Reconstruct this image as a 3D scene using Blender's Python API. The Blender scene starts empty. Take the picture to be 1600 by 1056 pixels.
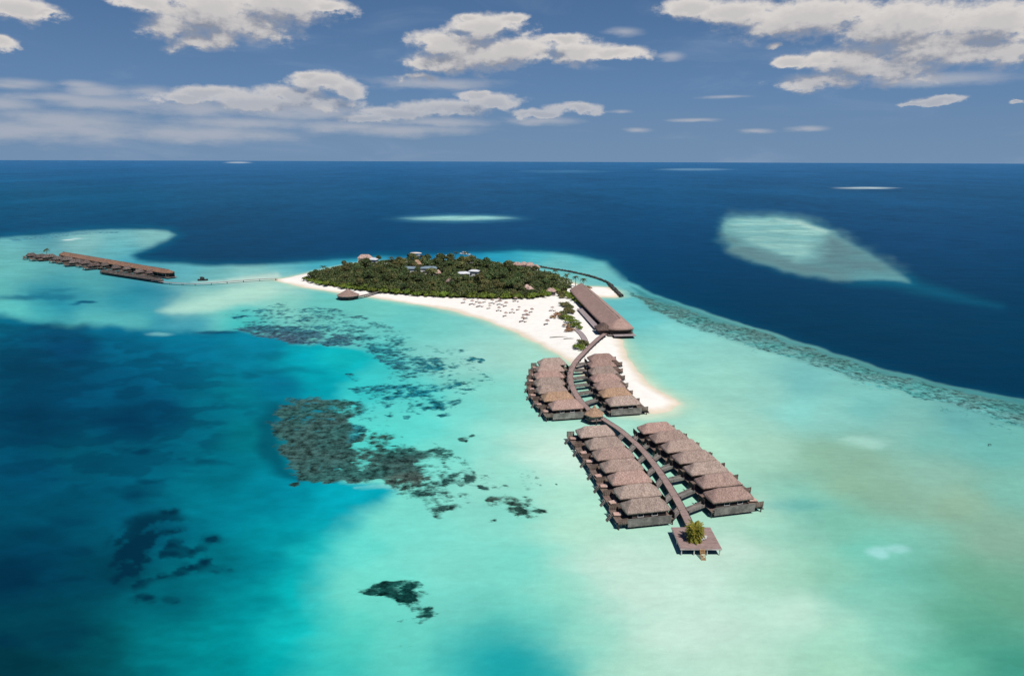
import bpy, bmesh, math, random
import numpy as np
from mathutils import Vector, Matrix

random.seed(7)
RNG = np.random.default_rng(11)
R = math.radians
S = bpy.context.scene
COL = S.collection

# ------------------------------------------------------------------ camera
F, CX, CY, HC = 1066.0, 800.0, 528.0, 85.0      # focal length and centre in photo pixels, drone height in metres
PITCH, ROLL = R(14.54), R(0.2)
cam_d = bpy.data.cameras.new('camera')
cam = bpy.data.objects.new('camera', cam_d)
COL.objects.link(cam)
cam_d.sensor_width = 36.0
cam_d.lens = 36.0 * F / 1600.0
cam_d.clip_start = 0.5
cam_d.clip_end = 200000.0
CAMR = Matrix.Rotation(math.pi / 2 - PITCH, 3, 'X') @ Matrix.Rotation(ROLL, 3, 'Z')
cam.matrix_world = Matrix.Translation((0, 0, HC)) @ CAMR.to_4x4()
S.camera = cam

# ------------------------------------------------------------------ sun, exposure
SUN_EL, SUN_AZ = R(60), R(145)                  # azimuth clockwise from +Y: behind the drone, to the right
sun_d = bpy.data.lights.new('sun', 'SUN')
sun_d.energy = 4.5
sun_d.angle = R(0.55)
sun_d.color = (1.0, 0.955, 0.89)
sun = bpy.data.objects.new('sun', sun_d)
COL.objects.link(sun)
SUN_V = Vector((math.sin(SUN_AZ) * math.cos(SUN_EL), math.cos(SUN_AZ) * math.cos(SUN_EL), math.sin(SUN_EL)))
sun.rotation_euler = SUN_V.to_track_quat('Z', 'Y').to_euler()
S.view_settings.view_transform = 'Standard'
S.view_settings.look = 'None'
S.view_settings.exposure = 0.0
S.view_settings.gamma = 1.0
S.view_settings.use_curve_mapping = False
S.cycles.max_bounces = 5
S.cycles.diffuse_bounces = 1
S.cycles.glossy_bounces = 2
S.cycles.transparent_max_bounces = 4
S.cycles.caustics_reflective = False
S.cycles.caustics_refractive = False


def lin(c, k=1.0):
    o = []
    for v in c[:3]:
        v = v / 255.0
        o.append((v / 12.92 if v <= 0.04045 else ((v + 0.055) / 1.055) ** 2.4) * k)
    return o


def at(px, py, z=0.0):
    """point of the place that lies at height z under a photo pixel"""
    d = CAMR @ Vector(((px - CX) / F, -(py - CY) / F, -1.0))
    t = (z - HC) / d.z
    return Vector((d.x * t, d.y * t, z))


def azel(px, py):
    d = (CAMR @ Vector(((px - CX) / F, -(py - CY) / F, -1.0))).normalized()
    return math.atan2(d.x, d.y), math.asin(d.z)


# ------------------------------------------------------------------ node helpers
class N:
    def __init__(self, tree):
        self.t = tree

    def add(self, typ, **kw):
        n = self.t.nodes.new(typ)
        for k, v in kw.items():
            setattr(n, k, v)
        return n

    def put(self, sock, v):
        if hasattr(v, 'is_output') or isinstance(v, bpy.types.NodeSocket):
            self.t.links.new(v, sock)
        elif v is not None:
            sock.default_value = v

    def math(self, op, a, b=None, c=None, clamp=False):
        n = self.add('ShaderNodeMath', operation=op)
        n.use_clamp = clamp
        self.put(n.inputs[0], a)
        if b is not None: self.put(n.inputs[1], b)
        if c is not None: self.put(n.inputs[2], c)
        return n.outputs[0]

    def vmath(self, op, a, b=None, c=None):
        n = self.add('ShaderNodeVectorMath', operation=op)
        self.put(n.inputs[0], a)
        if b is not None: self.put(n.inputs[1], b)
        if c is not None: self.put(n.inputs[2], c)
        return n.outputs['Value'] if op in ('LENGTH', 'DOT_PRODUCT', 'DISTANCE') else n.outputs['Vector']

    def noise(self, vec, scale, detail=4.0, rough=0.55, lac=2.0, dist=0.0):
        n = self.add('ShaderNodeTexNoise')
        self.put(n.inputs['Vector'], vec)
        n.inputs['Scale'].default_value = scale
        n.inputs['Detail'].default_value = detail
        n.inputs['Roughness'].default_value = rough
        n.inputs['Lacunarity'].default_value = lac
        n.inputs['Distortion'].default_value = dist
        return n.outputs['Fac']

    def ramp(self, v, a, b, c=0.0, d=1.0, smooth=True):
        n = self.add('ShaderNodeMapRange')
        n.interpolation_type = 'SMOOTHSTEP' if smooth else 'LINEAR'
        self.put(n.inputs[0], v)
        for i, x in enumerate((a, b, c, d)):
            self.put(n.inputs[i + 1], x)
        return n.outputs[0]

    def mix(self, f, a, b, mode='MIX'):
        n = self.add('ShaderNodeMix', data_type='RGBA', blend_type=mode)
        n.clamp_factor = True
        self.put(n.inputs[0], f)
        for i, v in ((6, a), (7, b)):
            if isinstance(v, (list, tuple)):
                v = tuple(v[:3]) + (1.0,)
            self.put(n.inputs[i], v)
        return n.outputs[2]

    def comb(self, x, y, z):
        n = self.add('ShaderNodeCombineXYZ')
        for i, v in enumerate((x, y, z)):
            self.put(n.inputs[i], v)
        return n.outputs[0]

    def sep(self, v):
        n = self.add('ShaderNodeSeparateXYZ')
        self.put(n.inputs[0], v)
        return n.outputs


def new_mat(name):
    m = bpy.data.materials.new(name)
    m.use_nodes = True
    nt = m.node_tree
    b = nt.nodes['Principled BSDF']
    return m, N(nt), b


# ------------------------------------------------------------------ world: sky and clouds
W = bpy.data.worlds.new('World')
S.world = W
W.use_nodes = True
wn = N(W.node_tree)
bg = W.node_tree.nodes['Background']
SKYK = 0.1
bg.inputs['Strength'].default_value = SKYK
sky = wn.add('ShaderNodeTexSky')
sky.sky_type = 'NISHITA'
sky.sun_disc = False
sky.sun_elevation = SUN_EL
sky.sun_rotation = SUN_AZ
sky.altitude = 80
sky.dust_density = 1.0
sky.air_density = 1.0
sky.ozone_density = 2.0

# each cloud: (photo px, py, half width, half height) of its puffs, turned into directions of the real sky
PUFFS = [
    # big top left cloud
    (330, 18, 120, 50), (440, 10, 105, 40), (268, 45, 62, 26), (300, 66, 55, 20), (390, 42, 95, 34), (505, 12, 50, 16), (350, 60, 50, 20), (230, 5, 60, 20),
    # left corner
    (15, 12, 85, 22), (65, 20, 40, 10), (-5, 66, 38, 16),
    # centre cloud
    (762, 45, 72, 27), (745, 88, 95, 34), (705, 70, 72, 28), (690, 100, 72, 22), (800, 80, 105, 28), (900, 84, 90, 22), (965, 84, 48, 15), (735, 30, 36, 12), (655, 122, 45, 9), (880, 62, 60, 12), (800, 28, 30, 10),
    # right bank
    (1085, 12, 66, 20), (1150, 22, 90, 26), (1270, 30, 150, 42), (1400, 40, 170, 48), (1540, 40, 140, 46), (1440, 88, 130, 26), (1350, 112, 110, 20), (1285, 128, 105, 17), (1410, 112, 120, 22), (1520, 88, 110, 22), (1205, 44, 60, 20), (1640, 70, 70, 36),
    (1245, 97, 44, 14), (1212, 72, 16, 6), (1300, 108, 40, 14),
    (1330, 92, 110, 26), (1450, 72, 140, 34), (1560, 84, 90, 28),
    # small ones
    (1462, 157, 54, 10), (1425, 162, 30, 5), (1592, 158, 16, 4),
    # band over the horizon
    (505, 130, 62, 22), (545, 142, 38, 18), (455, 150, 85, 20), (335, 146, 74, 15), (300, 154, 74, 11), (400, 162, 110, 17), (515, 164, 80, 16), (480, 118, 30, 10),
    (770, 160, 58, 17), (700, 170, 88, 17), (620, 178, 80, 13), (570, 186, 60, 9), (745, 150, 40, 10), (895, 170, 56, 12), (840, 178, 50, 9),
]
SOFT = [
    (1068, 84, 24, 9), (990, 46, 38, 9), (985, 172, 24, 5),    (80, 200, 260, 26), (330, 205, 200, 20), (60, 128, 60, 10), (150, 130, 44, 9), (250, 140, 60, 12), (180, 158, 130, 16), (400, 190, 150, 14), (640, 200, 160, 12),
    (40, 132, 70, 10), (170, 138, 60, 12), (110, 150, 120, 11), (20, 158, 90, 16), (230, 160, 120, 16), (330, 168, 110, 16), (450, 175, 90, 14),
    (120, 185, 180, 22), (560, 195, 120, 12), (700, 188, 120, 10), (1105, 184, 46, 4), (1200, 201, 34, 5), (1285, 197, 36, 6), (1010, 200, 30, 5), (1150, 148, 50, 4), (860, 186, 70, 9),
    (700, 128, 130, 12), (1480, 120, 150, 14), (500, 170, 120, 16),
]


def puff_group(name, puffs, fall):
    g = bpy.data.node_groups.new(name, 'ShaderNodeTree')
    g.interface.new_socket('P', in_out='INPUT', socket_type='NodeSocketVector')
    g.interface.new_socket('D', in_out='OUTPUT', socket_type='NodeSocketFloat')
    n = N(g)
    gi, go = n.add('NodeGroupInput'), n.add('NodeGroupOutput')
    acc = None
    for px, py, rx, ry in puffs:
        a, e = azel(px, py)
        a1, _ = azel(px + rx, py)
        _, e1 = azel(px, py - ry)
        sx, sy = 1 / abs(a1 - a), 1 / abs(e1 - e)
        v = n.vmath('MULTIPLY_ADD', gi.outputs[0], (sx, sy, 0), (-a * sx, -e * sy, 0))
        d = n.math('SUBTRACT', fall, n.vmath('LENGTH', v))
        if acc is None:
            acc = d
        else:
            acc = n.math('SMOOTH_MAX', acc, d, 0.22)
    g.links.new(acc, go.inputs[0])
    return g


g_hard = puff_group('cloud_puffs', PUFFS, 1.0)
g_soft = puff_group('cloud_veil', SOFT, 1.0)
tc = wn.add('ShaderNodeTexCoord')
dirv = wn.vmath('NORMALIZE', tc.outputs['Generated'])
dx, dy, dz = wn.sep(dirv)
az = wn.math('ARCTAN2', dx, dy)
el = wn.math('ARCSINE', dz)
P0 = wn.comb(az, el, 0.0)


def grp(g, v):
    n = wn.add('ShaderNodeGroup')
    n.node_tree = g
    wn.put(n.inputs[0], v)
    return n.outputs[0]


def cloud_density(P):
    st = wn.vmath('MULTIPLY', P, (1.0, 1.7, 1.0))
    a = wn.noise(st, 13.0, 2.0, 0.5)
    b = wn.noise(st, 30.0, 8.0, 0.58)
    w1 = wn.vmath('MULTIPLY_ADD', wn.comb(a, b, 0.0), (0.05, 0.022, 0.0), wn.vmath('ADD', P, (-0.025, -0.011, 0.0)))
    d = grp(g_hard, w1)
    c = wn.noise(wn.vmath('MULTIPLY', P, (1.0, 1.5, 1.0)), 95.0, 5.0, 0.62)
    d = wn.math('ADD', d, wn.math('MULTIPLY_ADD', b, 1.25, wn.math('MULTIPLY_ADD', c, 0.5, -0.85)))
    return d


def sky_nodes():
    D0 = cloud_density(P0)
    D1 = cloud_density(wn.vmath('ADD', P0, (0.009, 0.018, 0.0)))
    # light on the cloud: puffs facing up and to the right are bright, flat undersides grey
    slope = wn.math('SUBTRACT', D0, D1)
    lit = wn.ramp(slope, -0.38, 0.42)
    alpha = wn.ramp(D0, -0.03, wn.math('MULTIPLY_ADD', lit, -0.44, 0.92))
    thick = wn.ramp(D0, 0.15, 0.9)
    shade = wn.math('MULTIPLY_ADD', thick, -0.42, wn.math('MULTIPLY_ADD', lit, 0.78, 0.34), clamp=True)
    k = 1.0 / SKYK
    ccol = wn.mix(shade, lin((138, 144, 158), k), lin((218, 213, 209), k))
    # thin veil near the horizon, left
    ve = wn.noise(wn.vmath('MULTIPLY', P0, (1.0, 3.6, 1.0)), 16.0, 6.0, 0.6)
    V0 = wn.math('ADD', grp(g_soft, wn.vmath('ADD', P0, wn.vmath('MULTIPLY', wn.comb(ve, ve, 0.0), (0.03, 0.006, 0.0)))), wn.math('MULTIPLY_ADD', ve, 1.5, -0.85))
    va = wn.math('MULTIPLY', wn.ramp(V0, -0.25, 0.9), 0.72)
    vcol = lin((178, 182, 192), k)
    # sky: the physical sky, graded darker as the photo's is
    grade = wn.add('ShaderNodeValToRGB')
    cr = grade.color_ramp
    stops = [(0.0, (114, 143, 176)), (0.08, (107, 138, 173)), (0.18, (96, 131, 172)), (0.34, (80, 115, 158)), (0.55, (62, 97, 138)), (1.0, (40, 68, 108))]
    while len(cr.elements) < len(stops):
        cr.elements.new(0.5)
    for e_, (p, c) in zip(cr.elements, stops):
        e_.position = p
        e_.color = lin(c) + [1.0]
    hz = wn.math('DIVIDE', el, R(30), clamp=True)
    wn.put(grade.inputs[0], hz)
    graded = wn.mix(1.0, grade.outputs[0], (k, k, k), 'MULTIPLY')
    base = wn.mix(0.02, graded, sky.outputs[0])
    # faint high cirrus streaks
    ci = wn.noise(wn.vmath('MULTIPLY', P0, (1.0, 4.5, 1.0)), 5.0, 6.0, 0.6, dist=0.6)
    base = wn.mix(wn.math('MULTIPLY', wn.ramp(ci, 0.5, 0.8), 0.22), base, lin((165, 180, 205), k))
    c1 = wn.mix(va, base, vcol)
    # clouds low down sink into the air
    far = wn.ramp(el, R(1.5), R(8.0), 0.45, 1.0)
    c2 = wn.mix(wn.math('MULTIPLY', alpha, far), c1, ccol)
    wn.put(bg.inputs['Color'], c2)


sky_nodes()

# ------------------------------------------------------------------ numpy noise and outlines
def vnoise(x, y, seed=0):
    xi, yi = np.floor(x).astype(np.int64), np.floor(y).astype(np.int64)
    fx, fy = x - xi, y - yi
    fx, fy = fx * fx * (3 - 2 * fx), fy * fy * (3 - 2 * fy)

    def h(a, b):
        n = (a * 374761393 + b * 668265263 + seed * 1442695041) & 0xFFFFFFFF
        n = ((n ^ (n >> 13)) * 1274126177) & 0xFFFFFFFF
        return ((n ^ (n >> 16)) & 0xFFFF) / 65535.0
    return (h(xi, yi) * (1 - fx) + h(xi + 1, yi) * fx) * (1 - fy) + (h(xi, yi + 1) * (1 - fx) + h(xi + 1, yi + 1) * fx) * fy


def fbm(x, y, octv=4, seed=0):
    s, a, t = 0.0, 0.5, 0.0
    for i in range(octv):
        s = s + a * vnoise(x * 2 ** i + 17.3 * i, y * 2 ** i - 9.1 * i, seed + i)
        t += a
        a *= 0.5
    return s / t


def sd_poly(X, Y, poly):
    """signed distance, negative inside"""
    p = np.asarray(poly, float)
    d = np.full(X.shape, 1e18)
    ins = np.zeros(X.shape, bool)
    for i in range(len(p)):
        ax, ay = p[i]
        bx, by = p[(i + 1) % len(p)]
        ex, ey = bx - ax, by - ay
        t = np.clip(((X - ax) * ex + (Y - ay) * ey) / (ex * ex + ey * ey + 1e-12), 0, 1)
        d = np.minimum(d, (X - ax - t * ex) ** 2 + (Y - ay - t * ey) ** 2)
        c = ((ay > Y) != (by > Y))
        with np.errstate(divide='ignore', invalid='ignore'):
            xx = ex * (Y - ay) / (ey if abs(ey) > 1e-12 else 1e-12) + ax
        ins ^= c & (X < xx)
    d = np.sqrt(d)
    return np.where(ins, -d, d)


def sstep(a, b, v):
    t = np.clip((v - a) / (b - a), 0, 1)
    return t * t * (3 - 2 * t)


def set_mesh(me, verts, loops, starts, totals):
    me.vertices.add(len(verts))
    me.vertices.foreach_set('co', np.asarray(verts, np.float32).ravel())
    me.loops.add(len(loops))
    me.loops.foreach_set('vertex_index', np.asarray(loops, np.int32))
    me.polygons.add(len(starts))
    me.polygons.foreach_set('loop_start', np.asarray(starts, np.int32))
    try:
        me.polygons.foreach_set('loop_total', np.asarray(totals, np.int32))
    except Exception:
        pass
    me.update(calc_edges=True)
    me.validate()


def quad_mesh(name, verts, quads, smooth=False):
    me = bpy.data.meshes.new(name)
    q = np.asarray(quads, np.int32)
    set_mesh(me, verts, q.ravel(), np.arange(len(q)) * 4, np.full(len(q), 4))
    if smooth:
        me.polygons.foreach_set('use_smooth', np.ones(len(me.polygons), bool))
    return me


def add_attr(me, name, rgba):
    a = me.attributes.new(name, 'FLOAT_COLOR', 'POINT')
    a.data.foreach_set('color', np.asarray(rgba, np.float32).ravel())


def tag(o, label=None, cat=None, group=None, kind=None):
    if label: o['label'] = label
    if cat: o['category'] = cat
    if group: o['group'] = group
    if kind: o['kind'] = kind
    return o


def link(name, me, mat=None, parent=None):
    o = bpy.data.objects.new(name, me)
    COL.objects.link(o)
    if mat is not None and me is not None and len(me.materials) == 0:
        me.materials.append(mat)
    if parent is not None:
        o.parent = parent
    return o


# ------------------------------------------------------------------ the island's outline (sand above water)
BEACH_PX = [(428, 437), (445, 442), (470, 448), (520, 456), (600, 467), (680, 481), (740, 494), (790, 511), (838, 535), (876, 555),
            (902, 575), (925, 603), (950, 632), (985, 646), (1020, 647), (1048, 641), (1062, 631), (1046, 619), (1022, 605), (1002, 588),
            (988, 568), (978, 548), (968, 528), (950, 500), (930, 475), (918, 462), (935, 465), (960, 465.5), (972, 463), (966, 455), (955, 449), (935, 447.5), (910, 447),
            (885, 438), (850, 428), (810, 418), (770, 411), (720, 407.5), (650, 406.5), (590, 408), (550, 412), (510, 420), (480, 427), (455, 432)]
BEACH = [tuple(at(x, y)[:2]) for x, y in BEACH_PX]
E_SEA = np.array([1.24, 1.23, 1.26])              # light that reaches a flat surface here, per channel


def cv(c):
    return np.array(lin(c)) / E_SEA


# ------------------------------------------------------------------ sea
def build_sea():
    azs = np.concatenate([np.arange(-180, -50, 5.0), np.arange(-50, 50, 0.14), np.arange(50, 180, 5.0)])
    pys = np.concatenate([np.arange(1130, 700, -3.0), np.arange(700, 450, -1.8), np.arange(450, 270, -1.2), np.arange(270, 255.0, -0.7)])
    ang = PITCH + np.arctan((pys - CY) / F)
    ds = HC / np.tan(ang)
    ds = ds[ds < 40000]
    dist = np.concatenate([[6, 20, 40, 60, 75], ds[ds > 84], [48000, 70000]])
    A, D = np.meshgrid(np.radians(azs), dist)
    X, Y = np.sin(A) * D, np.cos(A) * D
    nr, nc = A.shape
    verts = np.stack([X, Y, np.zeros_like(X)], -1).reshape(-1, 3)
    idx = np.arange(nr * nc).reshape(nr, nc)
    nxt = np.roll(idx, -1, axis=1)
    quads = np.stack([idx[:-1], idx[1:], nxt[1:], nxt[:-1]], -1).reshape(-1, 4)[:, ::-1]
    me = bpy.data.meshes.new('sea')
    # close the hole under the drone with one ring face
    ring = idx[0][::1]
    loops = np.concatenate([quads.ravel(), ring[::-1]])
    starts = np.concatenate([np.arange(len(quads)) * 4, [len(quads) * 4]])
    totals = np.concatenate([np.full(len(quads), 4), [len(ring)]])
    set_mesh(me, verts, loops, starts, totals)

    # where each vertex lies on the survey photo (construction coordinates for the painted sea-bed map)
    M = np.array(CAMR.inverted())
    rel = verts - np.array([0, 0, HC])
    c = rel @ M.T
    front = c[:, 2] < -5
    zz = np.where(front, -c[:, 2], 5.0)
    px = CX + F * c[:, 0] / zz
    py = CY - F * c[:, 1] / zz
    px = np.where(front, np.clip(px, -2500, 4000), np.where(verts[:, 0] < 0, -600, 900))
    py = np.where(front, np.clip(py, 250, 1500), 1300)
    n = len(px)
    # natural wobble of every edge
    sc = 1.0
    w1 = fbm(px / 46, py / 20, 4, 3) - 0.5
    w2 = fbm(px / 46 + 31, py / 20 + 7, 4, 9) - 0.5
    fade = np.clip((py - 265) / 60, 0.0, 1)
    wx, wy = px + w1 * 34 * fade, py + w2 * 13 * fade
    YS = 2.0

    def inside(poly, f, warp=1.0, grow=0.0):
        qx, qy = px + (wx - px) * warp, py + (wy - py) * warp
        p = np.asarray(poly, float)
        fm = float(np.max(f)) + abs(grow) + 4
        m = (qx > p[:, 0].min() - fm) & (qx < p[:, 0].max() + fm) & (qy > p[:, 1].min() - fm) & (qy < p[:, 1].max() + fm)
        out = np.zeros(n)
        if m.any():
            d = sd_poly(qx[m], qy[m] * YS, p * [1, YS]) - grow
            ff = f[m] if isinstance(f, np.ndarray) else f
            out[m] = 1 - sstep(-1.0, 1.0, d / ff)
        return out

    def ell(x, y, rx, ry, warp=0.6, soft=0.35):
        qx, qy = px + (wx - px) * warp, py + (wy - py) * warp
        r = np.sqrt(((qx - x) / rx) ** 2 + ((qy - y) / ry) ** 2)
        return 1 - sstep(1 - soft, 1 + soft, r)

    def shepard(ctrl, s=36.0, p=2.0):
        num = np.zeros((n, 3))
        den = np.zeros(n)
        qx, qy = px + (wx - px) * 1.2, py + (wy - py) * 1.2
        ss = (s + np.clip((py - 640) / 400, 0, 1) * 30) ** 2
        for x, y, c in ctrl:
            w = 1.0 / (((qx - x) ** 2 + ((qy - y) * 1.7) ** 2 + ss) / 1000.0) ** p
            num += w[:, None] * cv(c)
            den += w
        return num / den[:, None]

    # --- deep ocean, grazing sky reflection painted in as paler blue towards the horizon
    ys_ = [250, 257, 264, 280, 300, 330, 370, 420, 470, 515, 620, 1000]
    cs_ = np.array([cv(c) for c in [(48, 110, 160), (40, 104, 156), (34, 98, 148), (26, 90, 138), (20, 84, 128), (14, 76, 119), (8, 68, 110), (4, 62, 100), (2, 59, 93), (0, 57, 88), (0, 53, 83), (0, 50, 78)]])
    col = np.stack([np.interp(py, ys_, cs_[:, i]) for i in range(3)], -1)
    leftish = np.clip((700 - px) / 700, 0, 1)[:, None] * np.clip((py[:, None] - 255) / 60, 0, 1)
    col = col * (1 - 0.8 * leftish) + (col * [0.3, 1.16, 1.0]) * 0.8 * leftish
    # wind patches and current streaks
    st = fbm(verts[:, 0] / 420, verts[:, 1] / 900, 4, 5)
    st2 = fbm(verts[:, 0] / 60 + verts[:, 1] / 300, verts[:, 1] / 210, 4, 8)
    col = col * (0.80 + 0.26 * st + 0.14 * st2)[:, None]

    def over(c, a):
        nonlocal col
        col = col * (1 - a[:, None]) + (c if isinstance(c, np.ndarray) and c.ndim == 2 else cv(c)) * a[:, None]

    # --- far banks and the isolated reef
    over((60, 130, 160), 0.75 * ell(715, 341.5, 88, 6.5, 0.2, 0.5))
    over((150, 208, 208), 0.95 * ell(716, 341, 70, 3.2, 0.2, 0.5))
    over((205, 222, 225), 0.8 * ell(1352, 294, 40, 1.2, 0, 0.6))
    over((215, 222, 226), 0.6 * ell(372, 254.6, 18, 0.7, 0, 0.6))
    over((120, 160, 190), 0.6 * ell(1085, 265, 48, 1.6, 0, 0.6))
    over((70, 125, 165), 0.5 * ell(880, 268, 60, 2.0, 0, 0.6))
    FR = [(1130, 344), (1150, 340), (1190, 338.5), (1235, 341), (1272, 349), (1300, 360), (1340, 384), (1380, 410), (1414, 434), (1416, 442), (1370, 441), (1320, 437), (1260, 430), (1220, 421), (1180, 409), (1142, 390), (1128, 374)]
    over((6, 92, 122), 0.8 * inside([(1400, 425), (1450, 445), (1530, 470), (1560, 478), (1480, 468), (1400, 450), (1330, 445)], 22, 0.3))
    over((4, 104, 134), 0.8 * inside(FR, 22, 0.8, 2))
    over((98, 156, 164), inside(FR, 8, 0.6, -2))
    over((140, 196, 194), 0.62 * inside([(1136, 346), (1180, 341), (1240, 344), (1310, 366), (1320, 384), (1285, 400), (1240, 410), (1190, 396), (1150, 374)], 34, 1.8))
    over((196, 226, 214), 0.6 * inside([(1215, 344), (1250, 347), (1292, 359), (1290, 363), (1250, 352)], 7, 0.5))
    # --- the lagoon shelf
    LAG = [(-2600, 420), (-800, 400), (-200, 381), (0, 372), (60, 367), (110, 362), (170, 360), (230, 359.5), (264, 361), (272, 366), (262, 374), (240, 384), (212, 393), (203, 399), (215, 406), (250, 411), (320, 415),
           (400, 416), (460, 413), (520, 406), (580, 402), (650, 401), (700, 399), (760, 395), (810, 392), (860, 395), (910, 401), (945, 410), (958, 424), (985, 441), (1020, 460), (1075, 480), (1163, 508),
           (1272, 542), (1338, 563), (1450, 595), (1600, 625), (1760, 662), (2700, 860), (4200, 1200), (4200, 1600), (-2600, 1600)]
    over((0, 96, 128), 0.85 * inside(LAG, 20.0, 0.35, 9) * (1 - 0.75 * sstep(940, 1010, px)))
    A_ = [
        (20, 385, (112, 186, 184)), (120, 376, (132, 186, 186)), (235, 370, (130, 186, 186)), (190, 392, (112, 186, 188)), (205, 402, (40, 150, 180)), (30, 420, (104, 184, 182)), (140, 445, (92, 176, 176)), (10, 450, (96, 180, 178)),
        (300, 420, (90, 178, 192)), (330, 430, (104, 176, 180)), (400, 425, (118, 188, 192)), (70, 368, (70, 140, 158)), (20, 376, (90, 160, 172)),
        (60, 460, (24, 126, 152)), (130, 458, (30, 134, 156)), (230, 457, (12, 126, 154)), (200, 470, (30, 142, 164)), (100, 470, (16, 132, 158)), (250, 470, (14, 130, 160)),
        (15, 485, (96, 196, 192)), (150, 496, (88, 180, 180)), (60, 482, (64, 170, 178)), (230, 490, (60, 164, 176)), (200, 500, (92, 182, 180)),
        (330, 470, (166, 216, 202)), (285, 480, (168, 216, 202)), (380, 452, (172, 216, 206)), (420, 450, (186, 222, 208)), (430, 472, (124, 204, 190)), (350, 488, (92, 198, 192)), (300, 502, (0, 142, 168)), (385, 498, (28, 186, 186)), (250, 503, (20, 138, 165)),
        (570, 850, (94, 216, 206)), (620, 800, (122, 220, 206)), (640, 860, (124, 222, 208)), (700, 880, (130, 220, 206)), (600, 920, (112, 218, 202)), (560, 1000, (74, 206, 192)), (520, 1040, (42, 192, 186)),
        (640, 1000, (110, 215, 200)), (640, 1050, (98, 210, 196)), (700, 960, (122, 218, 204)), (715, 1015, (80, 200, 192)), (785, 1030, (0, 156, 164)), (770, 990, (50, 182, 180)), (825, 1045, (0, 158, 162)), (740, 1050, (36, 178, 180)),
        (870, 1050, (56, 186, 178)), (850, 980, (98, 204, 192)), (800, 945, (112, 214, 200)), (880, 930, (148, 220, 200)), (800, 880, (120, 216, 202)), (915, 1000, (156, 220, 200)), (950, 1050, (162, 221, 200)),
        (700, 540, (136, 206, 198)), (760, 560, (156, 212, 202)), (620, 500, (102, 200, 196)), (520, 480, (104, 198, 190)), (600, 482, (112, 200, 190)), (680, 520, (114, 204, 196)), (660, 665, (92, 216, 208)), (720, 640, (118, 216, 206)),
        (760, 610, (130, 214, 202)), (780, 680, (142, 220, 206)), (700, 700, (120, 218, 205)), (800, 620, (134, 210, 196)), (600, 690, (80, 210, 202)), (650, 620, (86, 210, 206)), (820, 560, (162, 216, 200)), (870, 640, (158, 218, 200)),
        (850, 700, (202, 232, 218)), (820, 690, (186, 228, 212)), (900, 720, (202, 232, 218)), (800, 740, (150, 222, 206)), (880, 780, (170, 226, 206)), (920, 820, (180, 228, 206)), (800, 800, (134, 220, 205)), (960, 880, (202, 232, 218)),
        (1000, 930, (202, 232, 218)), (1040, 1000, (202, 232, 218)), (1000, 1050, (192, 232, 212)), (1100, 900, (202, 232, 218)), (1100, 980, (202, 232, 218)), (1150, 1040, (192, 231, 212)),
        (1020, 720, (160, 220, 202)), (1060, 760, (168, 222, 198)), (560, 600, (50, 196, 198)), (590, 570, (50, 190, 192)),
        (1000, 560, (150, 214, 198)), (1030, 585, (146, 212, 198)), (1080, 560, (146, 210, 200)), (1060, 520, (130, 208, 204)), (1000, 500, (106, 194, 196)), (1000, 470, (96, 182, 188)), (1120, 600, (152, 212, 198)), (1200, 620, (148, 206, 194)),
        (1150, 660, (162, 214, 198)), (1250, 640, (136, 212, 206)), (1300, 650, (142, 204, 194)), (1400, 680, (136, 192, 182)), (1450, 690, (118, 186, 176)), (1560, 695, (108, 182, 175)), (1590, 760, (124, 188, 174)), (1200, 700, (166, 212, 192)),
        (1285, 715, (144, 190, 166)), (1350, 720, (140, 182, 160)), (1330, 760, (138, 178, 152)), (1400, 770, (138, 178, 156)), (1450, 740, (144, 192, 176)), (1500, 790, (146, 182, 158)), (1560, 850, (138, 178, 158)), (1240, 785, (128, 196, 178)),
        (1265, 798, (112, 184, 170)), (1310, 815, (122, 192, 170)), (1200, 830, (154, 216, 196)), (1350, 860, (112, 202, 184)), (1420, 860, (124, 196, 180)), (1450, 900, (100, 178, 160)), (1390, 895, (112, 190, 176)), (1340, 930, (126, 200, 182)), (1300, 895, (138, 200, 176)),
        (1250, 960, (202, 232, 218)), (1400, 995, (134, 205, 188)), (1300, 995, (164, 222, 200)), (1500, 960, (94, 168, 142)), (1500, 895, (110, 170, 142)), (1525, 995, (78, 160, 138)), (1480, 1030, (94, 182, 158)), (1580, 1040, (56, 146, 128)), (1590, 940, (104, 168, 142)), (1300, 1040, (166, 218, 192)),
        (1190, 895, (174, 220, 198)), (1240, 895, (158, 210, 188)), (1190, 800, (182, 222, 204)), (1150, 860, (202, 232, 218)), (1100, 690, (180, 226, 202)), (1080, 640, (166, 216, 200)), (1350, 640, (118, 190, 186)), (1500, 660, (104, 176, 176)), (1250, 600, (116, 188, 188)),
        (830, 405, (60, 174, 190)), (780, 399, (30, 158, 188)), (720, 399, (6, 130, 176)), (660, 401, (0, 116, 168)), (880, 408, (110, 190, 194)), (920, 415, (104, 186, 190)), (930, 432, (128, 198, 194)), (860, 425, (128, 198, 194)),
        (560, 407, (50, 160, 186)), (500, 412, (60, 165, 185)), (440, 418, (76, 174, 192)), (420, 430, (132, 192, 188)), (960, 432, (96, 178, 188)), (900, 400, (60, 170, 188)),
    ]
    fl = 7.0 + np.interp(py, [360, 420, 600, 900], [0, 3, 4, 10])
    lagc = shepard(A_)
    # the sandy lagoon floor is faintly mottled
    mot = fbm(verts[:, 0] / 26, verts[:, 1] / 40, 5, 21)
    mot2 = fbm(verts[:, 0] / 5 + verts[:, 1] / 30, verts[:, 1] / 7, 4, 23)
    lagc = lagc * (0.89 + 0.14 * mot + 0.08 * mot2)[:, None]
    fl = np.where(px > 980, 4.5, fl)
    over(lagc, inside(LAG, fl, 0.4))

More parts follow.
